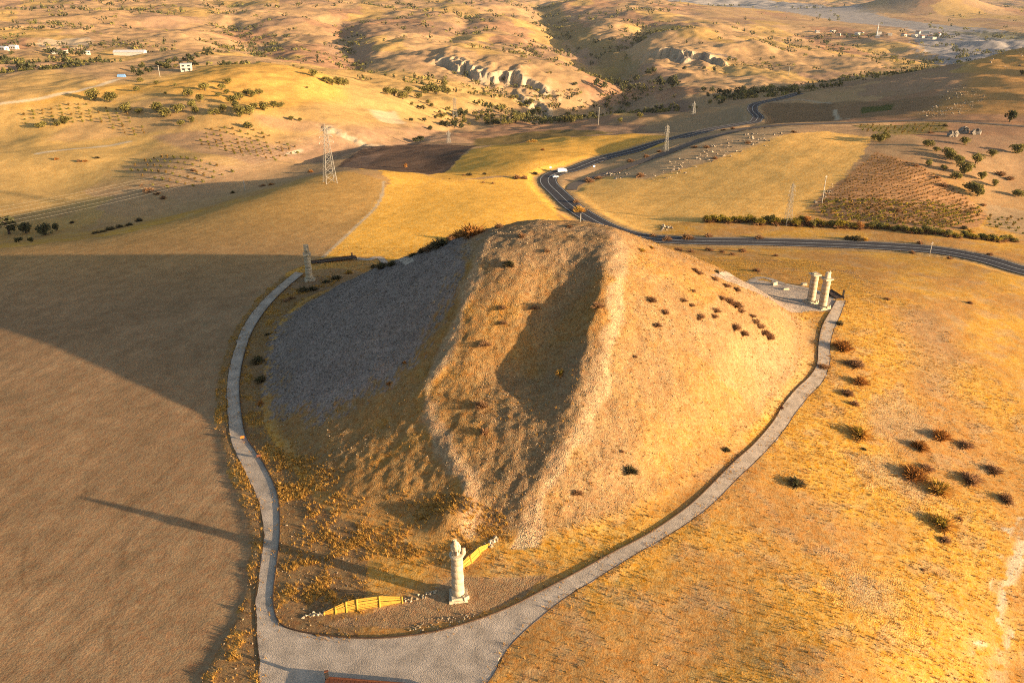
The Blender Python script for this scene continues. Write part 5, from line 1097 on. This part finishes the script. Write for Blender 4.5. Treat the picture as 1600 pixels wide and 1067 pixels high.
# big upright crag above the oaks
for i, (u, v, w, lb) in enumerate(((1488, 214, 14, 'grey crag left of the pair above the oaks'), (1506, 208, 15, 'tallest grey crag in the middle above the oaks'), (1524, 210, 13, 'grey crag right of the pair above the oaks'))):
    q = at(u, v); R = metres(w, q) * .5; o = blob([(0, 0, -1.0, R, R * .7), (0, 0, R * .3, R * 1.1, R * .7), (.3, 0, R * .7, R * .9, R * .55), (.1, .1, R * 1.0, R * .6, R * .4), (.4, 0, R * 1.15, R * .3, R * .2)], 16).build('rock_crag', M_CRAG, None, False, q); rough(o, R * .2, 60 + i); tag(o, lb, 'crag', 'grey crags above the oaks')
area = np.gradient(GX, axis=1).ravel() * np.gradient(GYY, axis=0).ravel()
def sample(w, n_, seed):
    r_ = np.random.default_rng(seed); w = np.clip(w * area, 0, None); w /= w.sum(); i = r_.choice(NV, n_, p=w)
    x = fx[i] + r_.uniform(-.5, .5, n_) * .5; y = fy[i] + r_.uniform(-.5, .5, n_) * .45; return x, y, zt(x, y), i
vis = nb & (fy > 55) & (fy < 250)
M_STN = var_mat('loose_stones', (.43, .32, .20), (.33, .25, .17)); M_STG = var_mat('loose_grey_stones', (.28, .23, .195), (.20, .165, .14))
wst = vis * ~inpath * (grav * sstep(.1, .6, md) * (1 - gw) * sstep(-.5, .4, nA) + .05 * (md < .2) * (fx > 0) * sstep(0, .5, nB) + .25 * strip)
x, y, z, i = sample(wst, 17000, 21); sz_ = .05 + .13 * rng.random(len(x)) ** 3; o = link('loose_stones', stones(np.column_stack([x, y, z + sz_ * .2]), sz_, 22, 'loose_stones', M_STN)); tag(o, 'tan stones littering the sunlit mound and slopes', 'stones', None, 'stuff')
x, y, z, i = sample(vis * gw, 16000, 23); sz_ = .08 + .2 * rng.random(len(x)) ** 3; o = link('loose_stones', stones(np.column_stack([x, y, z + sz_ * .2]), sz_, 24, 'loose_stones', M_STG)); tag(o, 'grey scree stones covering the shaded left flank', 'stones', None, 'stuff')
M_GRS = var_mat('dry_grass', (.50, .29, .07), (.36, .20, .06), 0, .3); M_GRB = var_mat('brown_weeds', (.26, .15, .06), (.17, .10, .05), 0, .2)
def tufts(w, n_, seed, hmin, hmax, nbl, mat, name, label, wid=.10, spread=.5):
    x, y, z, i = sample(w, n_, seed); r_ = np.random.default_rng(seed + 1); h = hmin + (hmax - hmin) * r_.random(n_) ** 2
    P0 = np.stack([x, y, z - .03], 1)[:, None, :] + np.concatenate([r_.normal(0, .16, (n_, nbl, 2)) * h[:, None, None], np.zeros((n_, nbl, 1))], 2)
    az = r_.uniform(0, 6.28, (n_, nbl)); ln = r_.uniform(.1, spread, (n_, nbl)); L = h[:, None] * r_.uniform(.7, 1.15, (n_, nbl))
    tip = P0 + np.stack([np.cos(az) * ln * L * 1.4, np.sin(az) * ln * L * 1.4, L * np.sqrt(1 - ln ** 2)], 2)
    b = az + np.pi / 2 + r_.normal(0, .5, az.shape); w_ = wid * h[:, None] * r_.uniform(.6, 1.5, az.shape); side = np.stack([np.cos(b) * w_, np.sin(b) * w_, np.zeros_like(b)], 2)
    Vv = np.stack([P0 - side, P0 + side, tip], 2).reshape(-1, 3); me = np_mesh(name, Vv, np.arange(len(Vv)).reshape(-1, 3), mat)
    attr(me, 'lv', 'FLOAT', np.repeat((r_.uniform(.65, 1.3, (n_, 1)) * r_.uniform(.85, 1.15, (n_, nbl))).ravel(), 3)); o = link(name, me); tag(o, label, name.replace('_', ' '), None, 'stuff')
wg = vis * grass * ~inpath * (md < 26)
tufts(wg * (sstep(-.5, .6, nA + .5 * nB) + .15) * (1 - .75 * sstep(.3, 2, md)), 46000, 31, .16, .5, 5, M_GRS, 'dry_grass', 'golden dry grass tufts covering the ground around the mound')
tufts(wg * sstep(-.2, .7, nB - .3 * nA), 10000, 33, .14, .42, 5, M_GRB, 'brown_weeds', 'brown dead weeds scattered over the mound and slopes')
dO = np.full(NV, 99.0); dO[nb] = np.minimum(poly_dist(fx[nb], fy[nb], P_OUT[::3]), poly_dist(fx[nb], fy[nb], P_IN[::3]))
tufts(vis * (1 - sstep(.5, 1.3, dO)) * sstep(-.3, .5, nB), 4200, 41, .15, .42, 6, M_GRS, 'verge_grass', 'dry grass growing along the edges of the gravel path', .11, .6)
FT = plan([(430, 700), (520, 720), (560, 760), (700, 770), (790, 800), (800, 850), (700, 880), (560, 900), (500, 970), (450, 975), (440, 860)])
wf = vis * (in_poly(fx, fy, FT) * sstep(-.3, .5, nB + .4 * nA) * 1.0 + .55 * strip * sstep(0, .5, nB)) * ~inpath
tufts(wf, 5200, 35, .18, .62, 12, M_GOLDT, 'tall_grass', 'tall golden grass clumps at the front foot of the mound', .09, .75)
#@@PART6
# ------------------------------------------------------------------ the air
def haze():
    zlo = float(base.min()) - 1.0; zhi = max(float(base.max()), CAM_H) + 12.0
    o = MB().box((0, 5750, (zlo + zhi) / 2), (19000, 11800, zhi - zlo)).build('haze', None) if False else None
    m = bpy.data.materials.new('thin_haze'); m.use_nodes = True; n = m.node_tree.nodes; n.remove(n['Principled BSDF'])
    v = n.new('ShaderNodeVolumePrincipled'); v.inputs['Color'].default_value = (.80, .84, .92, 1); v.inputs['Density'].default_value = HAZE_DENSITY; v.inputs['Anisotropy'].default_value = .2
    m.node_tree.links.new(v.outputs[0], n['Material Output'].inputs['Volume'])
    o = MB().box((0, 5750, (zlo + zhi) / 2), (19000, 11800, zhi - zlo)).build('haze', m); tag(o, 'thin pale haze lying over the far hills', 'haze', None, 'stuff')
HAZE_DENSITY = 0.00002
haze()
